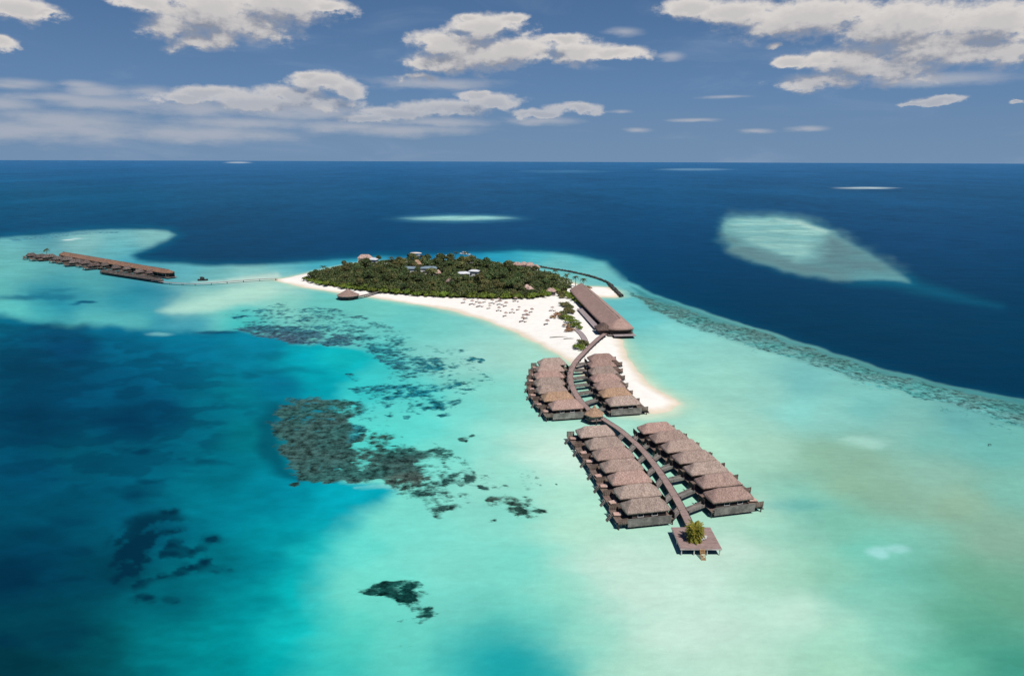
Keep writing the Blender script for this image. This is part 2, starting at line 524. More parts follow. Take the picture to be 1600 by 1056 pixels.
    # --- the deep blue basin on the left
    B_ = [
        (50, 520, (0, 72, 106)), (110, 540, (0, 60, 96)), (200, 522, (0, 92, 128)), (40, 580, (0, 66, 94)), (100, 620, (0, 76, 110)), (180, 600, (0, 82, 116)), (250, 560, (0, 100, 134)), (300, 540, (0, 116, 150)), (360, 560, (0, 120, 148)),
        (200, 655, (0, 60, 92)), (260, 640, (0, 74, 108)), (60, 660, (0, 56, 84)), (330, 640, (0, 108, 132)), (380, 620, (0, 124, 142)), (390, 680, (0, 118, 132)), (120, 710, (0, 84, 108)), (250, 710, (0, 94, 120)), (40, 740, (0, 74, 104)), (330, 740, (0, 110, 130)),
        (420, 540, (0, 126, 156)), (470, 560, (0, 164, 182)), (540, 560, (18, 184, 190)), (500, 592, (0, 160, 176)), (430, 600, (0, 108, 140)), (30, 505, (0, 112, 142)), (110, 515, (0, 84, 118)), (200, 512, (8, 118, 148)), (280, 512, (0, 120, 150)), (420, 640, (0, 108, 130)), (540, 545, (8, 178, 186)),
        (100, 790, (0, 74, 100)), (180, 780, (0, 84, 110)), (60, 860, (0, 64, 90)), (30, 900, (0, 48, 74)), (150, 900, (0, 62, 84)), (250, 830, (0, 84, 110)), (330, 800, (0, 120, 140)), (400, 780, (0, 130, 150)), (330, 880, (0, 98, 114)),
        (280, 940, (0, 88, 104)), (100, 980, (0, 62, 80)), (30, 1040, (0, 50, 64)), (160, 1040, (0, 68, 80)), (250, 1020, (0, 120, 130)), (340, 1000, (0, 142, 150)), (330, 1050, (0, 130, 138)), (400, 950, (0, 138, 150)), (400, 880, (0, 124, 140)),
        (450, 830, (0, 150, 166)), (450, 770, (0, 140, 164)), (480, 930, (4, 186, 190)), (460, 1000, (10, 188, 190)), (440, 1050, (0, 166, 172)), (500, 860, (24, 190, 192)), (530, 790, (4, 166, 184)), (570, 768, (4, 166, 184)), (500, 970, (34, 194, 190)),
    ]
    BAS = [(-2600, 520), (-300, 500), (0, 492), (60, 503), (110, 509), (150, 504), (190, 512), (260, 517), (330, 517), (390, 516), (430, 524), (470, 534), (540, 538), (580, 548), (592, 562), (575, 580), (540, 600), (520, 640), (520, 700), (540, 755),
           (580, 757), (620, 765), (600, 785), (560, 805), (530, 840), (512, 880), (505, 930), (512, 980), (490, 1020), (455, 1080), (400, 1300), (300, 1600), (-2600, 1600)]
    fb = np.interp(py, [480, 530, 600, 760, 800, 900], [13, 9, 16, 10, 34, 46])
    fb = np.where((px < 300) & (py < 560), 15, fb)
    basc = shepard(B_)
    basc = basc * (0.75 + 0.22 * fbm(px / 60, py / 22, 4, 33) + 0.30 * fbm(px / 30 + py / 40, py / 9, 5, 35))[:, None]
    over(basc, inside(BAS, fb, 1.0))
    # bright sand streak beyond the basin and bright pool rims
    over((120, 200, 196), 0.35 * inside([(420, 520), (470, 530), (540, 538), (585, 548), (560, 541), (470, 525)], 6))
    over((150, 225, 215), 0.6 * inside([(560, 764), (600, 760), (640, 770), (600, 766)], 5))

    over((196, 222, 212), 0.8 * inside([(300, 440), (350, 436), (400, 431), (436, 428), (440, 438), (400, 441), (350, 442)], 7, 0.5))
    # --- reef: colour plus a density mask; the shader breaks it up into coral heads
    rc = np.tile(cv((70, 84, 78)), (n, 1))
    rm = np.zeros(n)

    def reef(a, c, m):
        nonlocal rc, rm
        w = (a > 0.001)
        t = np.clip(a / np.maximum(rm + a, 1e-6), 0, 1)[:, None]
        rc = np.where(w[:, None], rc * (1 - t) + cv(c) * t, rc)
        rm = np.maximum(rm, a * m)

    reef(inside([(418, 640), (440, 625), (480, 616), (500, 613), (530, 618), (560, 622), (580, 632), (560, 645), (545, 660), (575, 665), (575, 685), (560, 695), (590, 690), (612, 692), (620, 702), (650, 712), (640, 730), (660, 742), (650, 752), (612, 765), (590, 752), (560, 757), (520, 758), (470, 748), (440, 728), (425, 705), (418, 670)], 22, 1.4), (52, 80, 78), 0.92)
    reef(inside([(560, 650), (640, 680), (720, 700), (745, 740), (740, 790), (690, 815), (650, 790), (600, 770), (560, 740)], 26, 1.6), (48, 78, 74), 0.62)
    over((0, 84, 104), 0.8 * inside([(425, 630), (405, 655), (398, 690), (405, 715), (440, 745), (470, 752), (440, 720), (430, 680), (435, 640)], 12, 0.6))
    reef(inside([(600, 690), (650, 700), (690, 712), (728, 735), (732, 755), (700, 790), (672, 800), (655, 775), (640, 760), (610, 730)], 12), (50, 76, 74), 0.62)
    reef(inside([(640, 740), (668, 745), (662, 760), (640, 768), (612, 764), (600, 752)], 6), (70, 76, 70), 0.8)
    reef(inside([(365, 512), (400, 505), (450, 508), (490, 515), (540, 525), (555, 535), (520, 538), (470, 537), (430, 530), (390, 520)], 7), (58, 84, 100), 0.84)
    reef(inside([(400, 480), (520, 478), (600, 500), (640, 530), (700, 560), (720, 590), (640, 590), (590, 560), (550, 540), (480, 530), (420, 515), (375, 510)], 14), (46, 96, 108), 0.60)
    reef(inside([(560, 530), (600, 533), (650, 550), (690, 570), (680, 585), (630, 584), (590, 565), (575, 548)], 9), (40, 92, 110), 0.72)
    reef(inside([(560, 520), (640, 530), (720, 552), (770, 575), (765, 600), (745, 612), (700, 640), (600, 660), (560, 640), (540, 605), (600, 590), (590, 560)], 16), (34, 104, 112), 0.47)
    reef(inside([(640, 700), (720, 705), (800, 725), (845, 745), (830, 770), (740, 775), (700, 760)], 20), (56, 96, 92), 0.36)
    reef(inside([(355, 492), (420, 473), (440, 470), (460, 478), (400, 492), (380, 498)], 7), (30, 92, 110), 0.62)
    reef(inside([(540, 605), (560, 600), (640, 600), (700, 596), (745, 590), (740, 602), (700, 610), (650, 620), (600, 622), (560, 622)], 7), (24, 104, 118), 0.70)
    reef(inside([(560, 645), (600, 640), (625, 645), (600, 660), (570, 670), (545, 690), (540, 660)], 8), (16, 120, 134), 0.52)
    for e in [(735, 564, 16, 4, .8), (722, 551, 18, 4, .7), (700, 549, 10, 3, .6), (712, 575, 10, 3, .7), (755, 567, 9, 3.2, .9), (690, 634, 22, 5, .9), (702, 645, 16, 4.5, .8), (708, 627, 18, 4, .8), (612, 648, 14, 5, .85), (641, 654, 8, 3, 1),
              (655, 647, 9, 2.5, .5), (600, 632, 16, 4, .7), (676, 636, 20, 4, .8), (735, 612, 14, 3.4, .7), (556, 588, 12, 3, .7), (565, 603, 10, 3, .7), (775, 609, 14, 2, .4), (690, 592, 14, 2.6, .6), (575, 647, 18, 4, .6)]:
        reef(ell(e[0], e[1], e[2] * 1.15, e[3] * 1.2, 1.2, 0.6), (30, 100, 112), e[4] * 0.9)
    for e in [(722, 686, 8, 2.8, 1), (733, 683, 6, 2.2, 1), (463, 757, 12, 4.5, 1), (486, 765, 6, 2, .8), (771, 817, 9, 3, .9), (777, 757, 11, 4, .6), (752, 763, 10, 3.2, .8), (795, 760, 12, 4, .45), (841, 744, 6, 3, .8), (835, 735, 10, 3, .6), (822, 731, 6, 6, .6),
              (838, 757, 4, 2.5, .7), (861, 759, 3, 1.6, .8), (768, 734, 16, 6, .35), (712, 770, 12, 5, .7), (706, 773, 10, 4, .8), (711, 790, 12, 4, .7), (683, 798, 12, 4, .8), (676, 783, 9, 4, .8), (724, 748, 9, 8, .85), (700, 740, 14, 7, .8), (688, 750, 12, 6, .85),
              (660, 771, 16, 6, .9), (700, 730, 10, 5, .8), (675, 755, 12, 5, .7), (648, 712, 14, 4, .7), (600, 714, 16, 4, .5), (740, 715, 14, 3, .3), (628, 1012, 9, 2.6, .7), (562, 1018, 7, 3, .5), (612, 1009, 4, 1.4, .5), (533, 1009, 4, 1.6, .4), (1555, 697, 5, 1.8, .9)]:
        reef(ell(e[0], e[1], e[2] * 1.15, e[3] * 1.2, 1.2, 0.6), (40, 70, 68), e[4] * 0.85)
    reef(inside([(758, 776), (800, 770), (838, 775), (836, 788), (856, 800), (838, 812), (806, 812), (790, 804), (762, 800)], 9, 1.4), (46, 68, 62), 0.56)
    # branching coral head and its satellites
    for e in [(803, 784, 16, 8, .95), (803, 798, 7, 9, .95), (800, 808, 8, 4, .9), (775, 781, 14, 3.5, .9), (823, 780, 14, 3, .9), (790, 790, 20, 4, .7), (812, 792, 14, 3.4, .8), (775, 795, 18, 5, .55), (838, 801, 20, 8, .5), (820, 775, 10, 3, .7)]:
        reef(ell(e[0], e[1], e[2] * 1.1, e[3] * 1.15, 1.3, 0.6), (44, 58, 52), e[4] * 0.88)
    reef(inside([(566, 926), (598, 907), (655, 907), (662, 918), (642, 926), (662, 936), (686, 952), (684, 968), (650, 980), (630, 970), (640, 954), (622, 940), (590, 932)], 17, 1.7), (24, 66, 62), 0.84)
    # foreground coral patch
    for e in [(612, 913, 26, 6.5, 1), (646, 913, 16, 5, .95), (587, 925, 20, 4.5, .95), (625, 930, 26, 8, .9), (645, 945, 22, 12, .75), (668, 952, 14, 8, .8), (640, 968, 24, 7, .85), (664, 966, 18, 5, .9), (655, 930, 24, 14, .5), (622, 900, 22, 6, .35), (648, 897, 12, 5, .35), (598, 930, 4, 2, .9), (584, 940, 4, 1.6, .7)]:
        reef(ell(e[0], e[1], e[2] * 1.1, e[3] * 1.15, 1.3, 0.6), (16, 54, 52), e[4] * 0.86)
    dn = sstep(0.38, 0.56, fbm(verts[:, 0] / 3.2, verts[:, 1] / 4.0, 4, 81))
    # deep patches, blurred by the water above them
    for e in [(240, 818, 34, 12, .55), (205, 870, 34, 24, .8), (230, 845, 30, 14, .6), (195, 905, 20, 16, .7), (270, 802, 14, 4, .8), (275, 825, 12, 5, .7), (260, 865, 14, 4, .6), (295, 886, 16, 4.5, .7), (320, 877, 9, 4.5, .8), (330, 842, 16, 7, .95), (300, 862, 8, 3, .6), (250, 899, 9, 4.5, .8), (265, 852, 9, 3, .6), (228, 936, 12, 7, .95), (263, 936, 12, 5, .95), (282, 898, 8, 3, .5), (345, 890, 9, 3, .4)]:
        over((0, 48, 70), np.clip(e[4] * (0.5 + 0.9 * dn), 0, 0.95) * ell(e[0], e[1], e[2] * 1.1, e[3] * 1.1, 1.2, 0.55))
    for e in [(212, 776, 24, 7, .7), (230, 750, 18, 4, .8), (320, 725, 26, 4, .55), (218, 706, 10, 3.4, .85), (195, 700, 14, 3, .5), (110, 815, 26, 7, .6), (60, 830, 30, 10, .5), (115, 862, 22, 6, .5), (30, 885, 40, 22, .6), (20, 915, 40, 10, .6), (110, 905, 24, 4, .6), (20, 1000, 30, 12, .7), (100, 1000, 40, 20, .4), (250, 1045, 20, 8, .3), (385, 586, 16, 4, .5), (350, 620, 20, 4, .4), (450, 580, 50, 4, .45), (432, 553, 26, 7, .5), (180, 655, 50, 10, .4), (230, 640, 40, 8, .45), (110, 508, 50, 5, .4), (30, 510, 50, 5, .4)]:
        over((0, 46, 74), 0.75 * e[4] * ell(e[0], e[1], e[2], e[3], 1.3, 0.8))
    over((0, 46, 68), np.clip(0.9 * dn - 0.05, 0, 0.66) * inside([(165, 870), (185, 835), (215, 808), (262, 798), (292, 806), (280, 835), (330, 858), (345, 882), (300, 898), (250, 905), (215, 925), (185, 930), (170, 905)], 14, 1.2))
    over((0, 52, 80), np.clip(0.9 * sstep(0.38, 0.66, fbm(px / 55 + py / 60, py / 15, 5, 83)), 0, 0.42) * inside([(-100, 520), (120, 515), (330, 560), (390, 640), (330, 720), (240, 780), (60, 760), (-100, 700)], 40, 1.4))
    over((120, 190, 195), 0.7 * ell(250, 522, 18, 2.6, 0.5, 0.6))
    over((0, 66, 100), 0.8 * ell(340, 519, 34, 2.4, 0.3, 0.4))
    # weed on the shelf left of the stilt houses' shoal
    for e in [(50, 465, 34, 4, .7), (90, 460, 34, 5, .7), (130, 471, 14, 1.8, 1), (20, 463, 26, 4, .5), (100, 452, 26, 2, .5)]:
        over((6, 96, 128), 0.8 * e[4] * ell(e[0], e[1], e[2], e[3], 1.2, 0.6))
    over((0, 80, 112), 0.9 * ell(139, 471.5, 14, 1.8, 0.4, 0.4))
    over((230, 240, 240), 0.8 * ell(110, 371.5, 14, 0.8, 0.8, 0.6))
    # outer rim of the house reef
    RIM = [(985, 452), (1020, 467), (1075, 485), (1163, 513), (1272, 546), (1338, 567), (1450, 600), (1600, 632), (1760, 668), (1760, 708), (1600, 668), (1469, 628), (1381, 603), (1272, 573), (1163, 538), (1075, 510), (1015, 484)]
    reef(inside(RIM, 6, 0.9), (74, 112, 110), 0.86)
    reef(inside([(1075, 500), (1272, 560), (1469, 612), (1600, 655), (1600, 700), (1469, 645), (1272, 585), (1075, 520)], 16, 0.8), (92, 150, 150), 0.42)
    RIM2 = [(985, 446), (1020, 462), (1075, 481), (1163, 509), (1272, 542.5), (1338, 563.5), (1450, 595.5), (1600, 625.5), (1760, 663), (1760, 690), (1600, 650), (1450, 612), (1338, 580), (1272, 558), (1163, 524), (1075, 497), (1020, 476)]
    over((30, 118, 128), 0.7 * inside(RIM2, 4, 0.4))
    over((92, 146, 146), 0.5 * inside(RIM, 9, 0.6))
    frn = fbm(verts[:, 0] / 40, verts[:, 1] / 40, 4, 71)
    over((98, 136, 142), np.clip(0.35 + 1.1 * frn, 0, 0.95) * inside([(1128, 368), (1160, 380), (1210, 396), (1262, 412), (1330, 426), (1320, 437), (1262, 430), (1220, 420), (1180, 408), (1140, 390)], 14, 1.2))
    over((94, 128, 136), np.clip(0.25 + 1.2 * frn, 0, 0.95) * inside([(1300, 360), (1340, 384), (1385, 412), (1395, 428), (1340, 426), (1290, 416), (1262, 404), (1285, 388)], 26, 1.5))
    over((176, 222, 210), np.clip(1.8 * (fbm(verts[:, 0] / 60, verts[:, 1] / 22, 4, 72) - 0.42), 0, 0.7) * inside([(1140, 345), (1180, 341), (1240, 344), (1296, 361), (1286, 376), (1262, 390), (1240, 404), (1200, 390), (1160, 370)], 12, 0.8))
    reef(inside([(850, 405), (905, 408), (880, 413), (800, 412), (770, 407)], 6), (90, 140, 152), 0.5)
    reef(inside([(10, 372), (100, 363), (200, 361), (215, 363), (120, 368), (20, 378)], 3, 0.2), (70, 120, 138), 0.66)

    over((0, 156, 164), 0.62 * ell(800, 1046, 78, 46, 1.4, 0.85))
    over((178, 222, 206), 0.75 * inside([(248, 486), (290, 474), (350, 452), (420, 440), (440, 446), (430, 460), (390, 474), (330, 486), (270, 491)], 14, 0.8))
    # milky swirls over the sand flat on the right
    over((168, 226, 226), 0.7 * ell(1373, 864, 15, 8, 0.8, 0.6))
    over((168, 226, 226), 0.6 * ell(1402, 858, 18, 6, 0.8, 0.6))
    over((178, 226, 214), 0.5 * ell(1345, 692, 34, 5, 1.4, 0.8))
    over((84, 170, 172), 0.45 * ell(1245, 790, 50, 9, 1.2, 0.8))
    # --- shallows around the sand
    sb = sd_poly(verts[:, 0], verts[:, 1], BEACH)
    wob = (fbm(verts[:, 0] / 14, verts[:, 1] / 14, 4, 40) - 0.5) * 5
    d = sb + wob
    near = (np.abs(verts[:, 0]) < 400) & (verts[:, 1] > 150) & (verts[:, 1] < 800)
    sh = np.where(near, 1 - sstep(0, 9, d), 0)
    over((178, 214, 192), 0.75 * sh)
    over((220, 218, 194), 0.8 * np.where(near, 1 - sstep(-1.5, 2.8, d), 0))
    # drowned tip of the spit
    over((214, 230, 208), 0.8 * inside([(1000, 590), (1030, 608), (1062, 626), (1072, 636), (1058, 648), (1020, 655), (970, 652), (990, 620)], 14, 0.5))
    over((236, 238, 226), 0.75 * ell(975, 440, 10, 22, 0.4, 0.4) * (py > 443) * 0)
    rm = np.clip(rm * (0.70 + 0.60 * fbm(verts[:, 0] / 16, verts[:, 1] / 20, 3, 88)), 0, 0.97)
    add_attr(me, 'water', np.concatenate([np.clip(col, 0.0005, 0.9), np.ones((n, 1))], 1))
    add_attr(me, 'reef', np.concatenate([np.clip(rc, 0.0005, 0.9), rm[:, None]], 1))

    m, nn, b = new_mat('sea_water')
    geo = nn.add('ShaderNodeNewGeometry')
    pos = geo.outputs['Position']
    aw = nn.add('ShaderNodeAttribute', attribute_name='water')
    ar = nn.add('ShaderNodeAttribute', attribute_name='reef')
    dist_n = nn.vmath('LENGTH', pos)
    st_ = nn.vmath('MULTIPLY', pos, (0.62, 1.0, 1.0))
    n1 = nn.noise(st_, 0.13, 6.0, 0.66)
    n2 = nn.noise(st_, 0.55, 3.0, 0.6)
    nmix = nn.math('ADD', nn.math('MULTIPLY', n1, 0.72), nn.math('MULTIPLY', n2, 0.28))
    vo = nn.add('ShaderNodeTexVoronoi')
    vo.inputs['Scale'].default_value = 0.36
    vo.inputs['Randomness'].default_value = 1.0
    wv = nn.vmath('MULTIPLY_ADD', nn.comb(n1, n2, 0.0), (9.0, 9.0, 0.0), pos)
    nn.put(vo.inputs['Vector'], wv)
    heads = vo.outputs['Distance']
    nmix = nn.math('MULTIPLY_ADD', heads, -0.20, nn.math('ADD', nmix, 0.09))
    v = nn.math('ADD', nmix, nn.math('MULTIPLY_ADD', ar.outputs['Alpha'], 0.46, -0.23))
    cover = nn.math('MULTIPLY', nn.ramp(v, 0.47, 0.63), nn.ramp(ar.outputs['Alpha'], 0.02, 0.5))
    n3 = nn.math('MULTIPLY_ADD', heads, -0.16, nn.math('ADD', nn.noise(pos, 0.4, 4.0, 0.75), 0.07))
    n4 = nn.noise(pos, 0.05, 2.0, 0.5)
    bright = nn.ramp(n3, 0.62, 0.36, 0.35, 2.1, False)
    rcol = nn.mix(1.0, ar.outputs['Color'], nn.comb(bright, bright, bright), 'MULTIPLY')
    rcol = nn.mix(nn.ramp(n4, 0.4, 0.65), rcol, nn.mix(1.0, rcol, (0.72, 1.12, 1.12), 'MULTIPLY'))
    base = nn.mix(cover, aw.outputs['Color'], rcol)
    # fine wavelets: ripple glints and shade painted into the base colour
    rip = nn.noise(nn.vmath('MULTIPLY', pos, (0.30, 0.62, 1.0)), 0.9, 3.0, 0.6)
    rip2 = nn.math('MULTIPLY_ADD', nn.noise(nn.vmath('MULTIPLY', pos, (0.0042, 0.0022, 1.0)), 1.0, 9.0, 0.82), 0.5, nn.math('MULTIPLY', nn.noise(nn.vmath('MULTIPLY', pos, (0.035, 0.075, 1.0)), 1.0, 5.0, 0.62), 0.5))
    near_k = nn.ramp(dist_n, 250.0, 1500.0, 0.2, 0.85)
    mod = nn.math('MULTIPLY_ADD', nn.math('SUBTRACT', nn.math('MULTIPLY_ADD', rip2, 0.75, nn.math('MULTIPLY', rip, 0.25)), 0.5), nn.math('MULTIPLY', near_k, 4.0), 1.0)
    base = nn.mix(1.0, base, nn.comb(mod, mod, mod), 'MULTIPLY')
    bmp = nn.add('ShaderNodeBump')
    hgt = nn.math('ADD', nn.math('MULTIPLY', nn.noise(pos, 0.55, 3.0, 0.6), 0.5), nn.math('MULTIPLY', nn.noise(nn.vmath('MULTIPLY', pos, (0.5, 1.0, 1.0)), 0.09, 3.0, 0.6), 2.0))
    nn.put(bmp.inputs['Height'], hgt)
    bmp.inputs['Strength'].default_value = 0.5
    bmp.inputs['Distance'].default_value = 0.35
    dif = nn.add('ShaderNodeBsdfDiffuse')
    nn.put(dif.inputs['Color'], base)
    glo = nn.add('ShaderNodeBsdfGlossy')
    glo.inputs['Roughness'].default_value = 0.3
    fr = nn.add('ShaderNodeFresnel')
    fr.inputs['IOR'].default_value = 1.33
    for n_ in (dif, glo, fr):
        nn.t.links.new(bmp.outputs[0], n_.inputs['Normal'])
    mx = nn.add('ShaderNodeMixShader')
    nn.put(mx.inputs[0], nn.math('MULTIPLY', fr.outputs[0], 0.10))   # most of the glare is cut, as behind a polarising filter
    nn.t.links.new(dif.outputs[0], mx.inputs[1])
    nn.t.links.new(glo.outputs[0], mx.inputs[2])
    nn.t.nodes.remove(b)
    nn.t.links.new(mx.outputs[0], nn.t.nodes['Material Output'].inputs[0])
    me.polygons.foreach_set('use_smooth', np.ones(len(me.polygons), bool))
    o = link('sea', me, m)
    tag(o, kind='structure')
    return o


build_sea()

# ------------------------------------------------------------------ mesh builder
class MB:
    def __init__(self):
        self.v, self.f = [], []

    def poly(self, pts, faces):
        o = len(self.v)
        self.v += [tuple(p) for p in pts]
        self.f += [tuple(i + o for i in fc) for fc in faces]
        return self

    def box(self, c, s, rz=0.0, taper=1.0):
        x, y, z = s[0] / 2, s[1] / 2, s[2] / 2
        cs, sn = math.cos(rz), math.sin(rz)
        pts = []
        for k, t in ((-1, 1.0), (1, taper)):
            for a, b in ((-1, -1), (1, -1), (1, 1), (-1, 1)):
                u, w = a * x * t, b * y * t
                pts.append((c[0] + u * cs - w * sn, c[1] + u * sn + w * cs, c[2] + k * z))
        return self.poly(pts, [(3, 2, 1, 0), (4, 5, 6, 7), (0, 1, 5, 4), (1, 2, 6, 5), (2, 3, 7, 6), (3, 0, 4, 7)])

    def bar(self, p, q, w, h):
        p, q = Vector(p), Vector(q)
        d = (q - p)
        L = d.length
        if L < 1e-6: return self
        d.normalize()
        up = Vector((0, 0, 1)) if abs(d.z) < 0.95 else Vector((1, 0, 0))
        sx = d.cross(up).normalized() * (w / 2)
        sz = sx.cross(d).normalized() * (h / 2)
        pts = [p - sx - sz, p + sx - sz, p + sx + sz, p - sx + sz, q - sx - sz, q + sx - sz, q + sx + sz, q - sx + sz]
        return self.poly(pts, [(0, 1, 2, 3), (7, 6, 5, 4), (0, 4, 5, 1), (1, 5, 6, 2), (2, 6, 7, 3), (3, 7, 4, 0)])

    def tube(self, pts, rads, n=8):
        rings = []
        P = [Vector(p) for p in pts]
        for i, p in enumerate(P):
            d = (P[min(i + 1, len(P) - 1)] - P[max(i - 1, 0)]).normalized()
            up = Vector((0, 0, 1)) if abs(d.z) < 0.9 else Vector((1, 0, 0))
            a = d.cross(up).normalized()
            b = a.cross(d).normalized()
            rings.append([p + (a * math.cos(t) + b * math.sin(t)) * rads[i] for t in [2 * math.pi * k / n for k in range(n)]])
        o = len(self.v)
        for r in rings: self.v += [tuple(q) for q in r]
        for i in range(len(P) - 1):
            for k in range(n):
                self.f.append((o + i * n + k, o + i * n + (k + 1) % n, o + (i + 1) * n + (k + 1) % n, o + (i + 1) * n + k))
        self.f.append(tuple(o + k for k in reversed(range(n))))
        self.f.append(tuple(o + (len(P) - 1) * n + k for k in range(n)))
        return self

    def lathe(self, prof, n=12, c=(0, 0, 0)):
        o = len(self.v)
        for r, z in prof:
            for k in range(n):
                t = 2 * math.pi * k / n
                self.v.append((c[0] + r * math.cos(t), c[1] + r * math.sin(t), c[2] + z))
        for i in range(len(prof) - 1):
            for k in range(n):
                self.f.append((o + i * n + k, o + i * n + (k + 1) % n, o + (i + 1) * n + (k + 1) % n, o + (i + 1) * n + k))
        self.f.append(tuple(o + k for k in reversed(range(n))))
        self.f.append(tuple(o + (len(prof) - 1) * n + k for k in range(n)))
        return self

    def mesh(self, name, smooth=False):
        me = bpy.data.meshes.new(name)
        me.from_pydata(self.v, [], self.f)
        me.update()
        if smooth:
            me.polygons.foreach_set('use_smooth', np.ones(len(me.polygons), bool))
        return me

    def build(self, name, mat, parent=None, smooth=False):
        return link(name, self.mesh(name, smooth), mat, parent)


def thing(name, loc, rz=0.0, label=None, cat=None, group=None):
    o = bpy.data.objects.new(name, None)
    COL.objects.link(o)
    o.location = loc
    o.rotation_euler = (0, 0, rz)
    o.empty_display_size = 0.5
    return tag(o, label, cat, group)


KIDS = {}


def copy_tree(o, parent=None, skip=()):
    c = o.copy()
    COL.objects.link(c)
    c.parent = parent
    for k in ('label', 'category', 'group'):
        if parent is None and k in c and k == 'label': del c[k]
    for ch in list(o.children):
        if ch.name.split('.')[0] in skip: continue
        copy_tree(ch, c, skip)
    return c


# ------------------------------------------------------------------ materials
E_ = 1.22


def col(c, k=1.0):
    return [v * k / E_ for v in lin(c)]


def rough_mat(name, c1, c2, scale=1.0, stretch=(1, 1, 1), rough=0.9, bump=0.3, detail=5.0, rnd=0.0, mid=(0.35, 0.68), spec=0.2, coords='Object', extra=None):
    m, n, b = new_mat(name)
    tc = n.add('ShaderNodeTexCoord')
    v = n.vmath('MULTIPLY', tc.outputs[coords], stretch)
    oi = n.add('ShaderNodeObjectInfo')
    v = n.vmath('ADD', v, n.vmath('MULTIPLY', n.comb(oi.outputs['Random'], oi.outputs['Random'], 0.0), (37.0, 19.0, 0.0)))
    f = n.noise(v, scale, detail, 0.62)
    c = n.mix(n.ramp(f, *mid), col(c1), col(c2))
    f2 = n.noise(v, scale * 0.17, 3.0, 0.55)
    g = n.ramp(f2, 0.25, 0.75, 0.82, 1.16, False)
    c = n.mix(1.0, c, n.comb(g, g, g), 'MULTIPLY')
    if rnd:
        r = n.math('MULTIPLY_ADD', oi.outputs['Random'], 2 * rnd, 1 - rnd)
        r2 = n.math('MULTIPLY_ADD', n.math('FRACT', n.math('MULTIPLY', oi.outputs['Random'], 7.31)), rnd, 1 - rnd / 2)
        c = n.mix(1.0, c, n.comb(r, n.math('MULTIPLY', r, r2), n.math('MULTIPLY', r, r2)), 'MULTIPLY')
    n.put(b.inputs['Base Color'], c)
    b.inputs['Roughness'].default_value = rough
    b.inputs['Specular IOR Level'].default_value = spec
    if bump:
        bp = n.add('ShaderNodeBump')
        n.put(bp.inputs['Height'], f)
        bp.inputs['Strength'].default_value = bump
        bp.inputs['Distance'].default_value = 0.25
        n.t.links.new(bp.outputs[0], b.inputs['Normal'])
    return m


THATCH = rough_mat('weathered_thatch', (142, 120, 112), (190, 165, 154), 2.6, (1.8, 0.8, 1.0), bump=0.6, rnd=0.17)
THATCH_NEW = rough_mat('fresh_thatch', (150, 121, 100), (200, 166, 140), 2.2, (1.6, 1.0, 1.0), bump=0.6)
THATCH_DARK = rough_mat('old_dark_thatch', (82, 66, 62), (136, 112, 104), 1.8, bump=0.7, rnd=0.12)
THATCH_GREY = rough_mat('dark_grey_thatch', (62, 54, 54), (132, 118, 112), 1.2, bump=0.7, rnd=0.2)
THATCH_COP = rough_mat('copper_brown_thatch', (112, 84, 70), (164, 130, 110), 1.4, bump=0.6)
TIMBER = rough_mat('grey_timber', (112, 107, 104), (158, 150, 145), 1.2, (0.4, 6.0, 0.4), bump=0.3, rnd=0.08)
TIMBER_D = rough_mat('dark_timber', (56, 48, 46), (100, 88, 84), 1.2, (0.4, 5.0, 1.0), bump=0.3, rnd=0.1)
TIMBER_B = rough_mat('brown_timber', (104, 88, 80), (150, 130, 120), 1.2, (0.5, 5.0, 0.5), bump=0.3, rnd=0.15)
DECK = rough_mat('mauve_deck_boards', (146, 122, 118), (178, 154, 148), 0.9, (1.0, 7.0, 1.0), bump=0.2, rnd=0.05)
DECK_G = rough_mat('grey_lilac_boards', (150, 138, 140), (184, 170, 170), 0.9, (1.0, 7.0, 1.0), bump=0.2)
LIGHTWOOD = rough_mat('pale_new_wood', (176, 134, 92), (212, 174, 128), 1.5, (1, 5, 1), bump=0.2)
CLOTH = rough_mat('cream_canvas', (214, 202, 192), (240, 232, 224), 1.0, bump=0.05)
PINKCLOTH = rough_mat('pinkish_canvas', (196, 158, 146), (222, 190, 176), 1.0, bump=0.05, rnd=0.08)
PINKTHATCH = rough_mat('pinkish_thatch', (150, 120, 112), (212, 184, 172), 1.1, bump=0.6, mid=(0.3, 0.7), rnd=0.1)
WHITE = rough_mat('white_paint', (226, 226, 226), (246, 246, 246), 0.6, bump=0.02, rough=0.5)
GLASS, _n, _b = new_mat('dark_window_glass')
_b.inputs['Base Color'].default_value = (0.02, 0.03, 0.035, 1)
_b.inputs['Roughness'].default_value = 0.12
ROCK = rough_mat('breakwater_rock', (44, 46, 46), (96, 96, 92), 0.9, bump=0.8)
BLUEROOF = rough_mat('blue_grey_sheet_roof', (104, 124, 138), (150, 168, 178), 0.7, (0.3, 6.0, 1.0), bump=0.2)
PALEROOF = rough_mat('pale_metal_roof', (196, 200, 208), (232, 234, 238), 0.6, (0.3, 5.0, 1.0), bump=0.1)
HULLD = rough_mat('dark_hull', (50, 44, 42), (84, 74, 70), 0.8, bump=0.1, rough=0.5)
BARK = rough_mat('bark', (84, 72, 60), (128, 112, 96), 3.0, (1, 1, 0.3), bump=0.5)


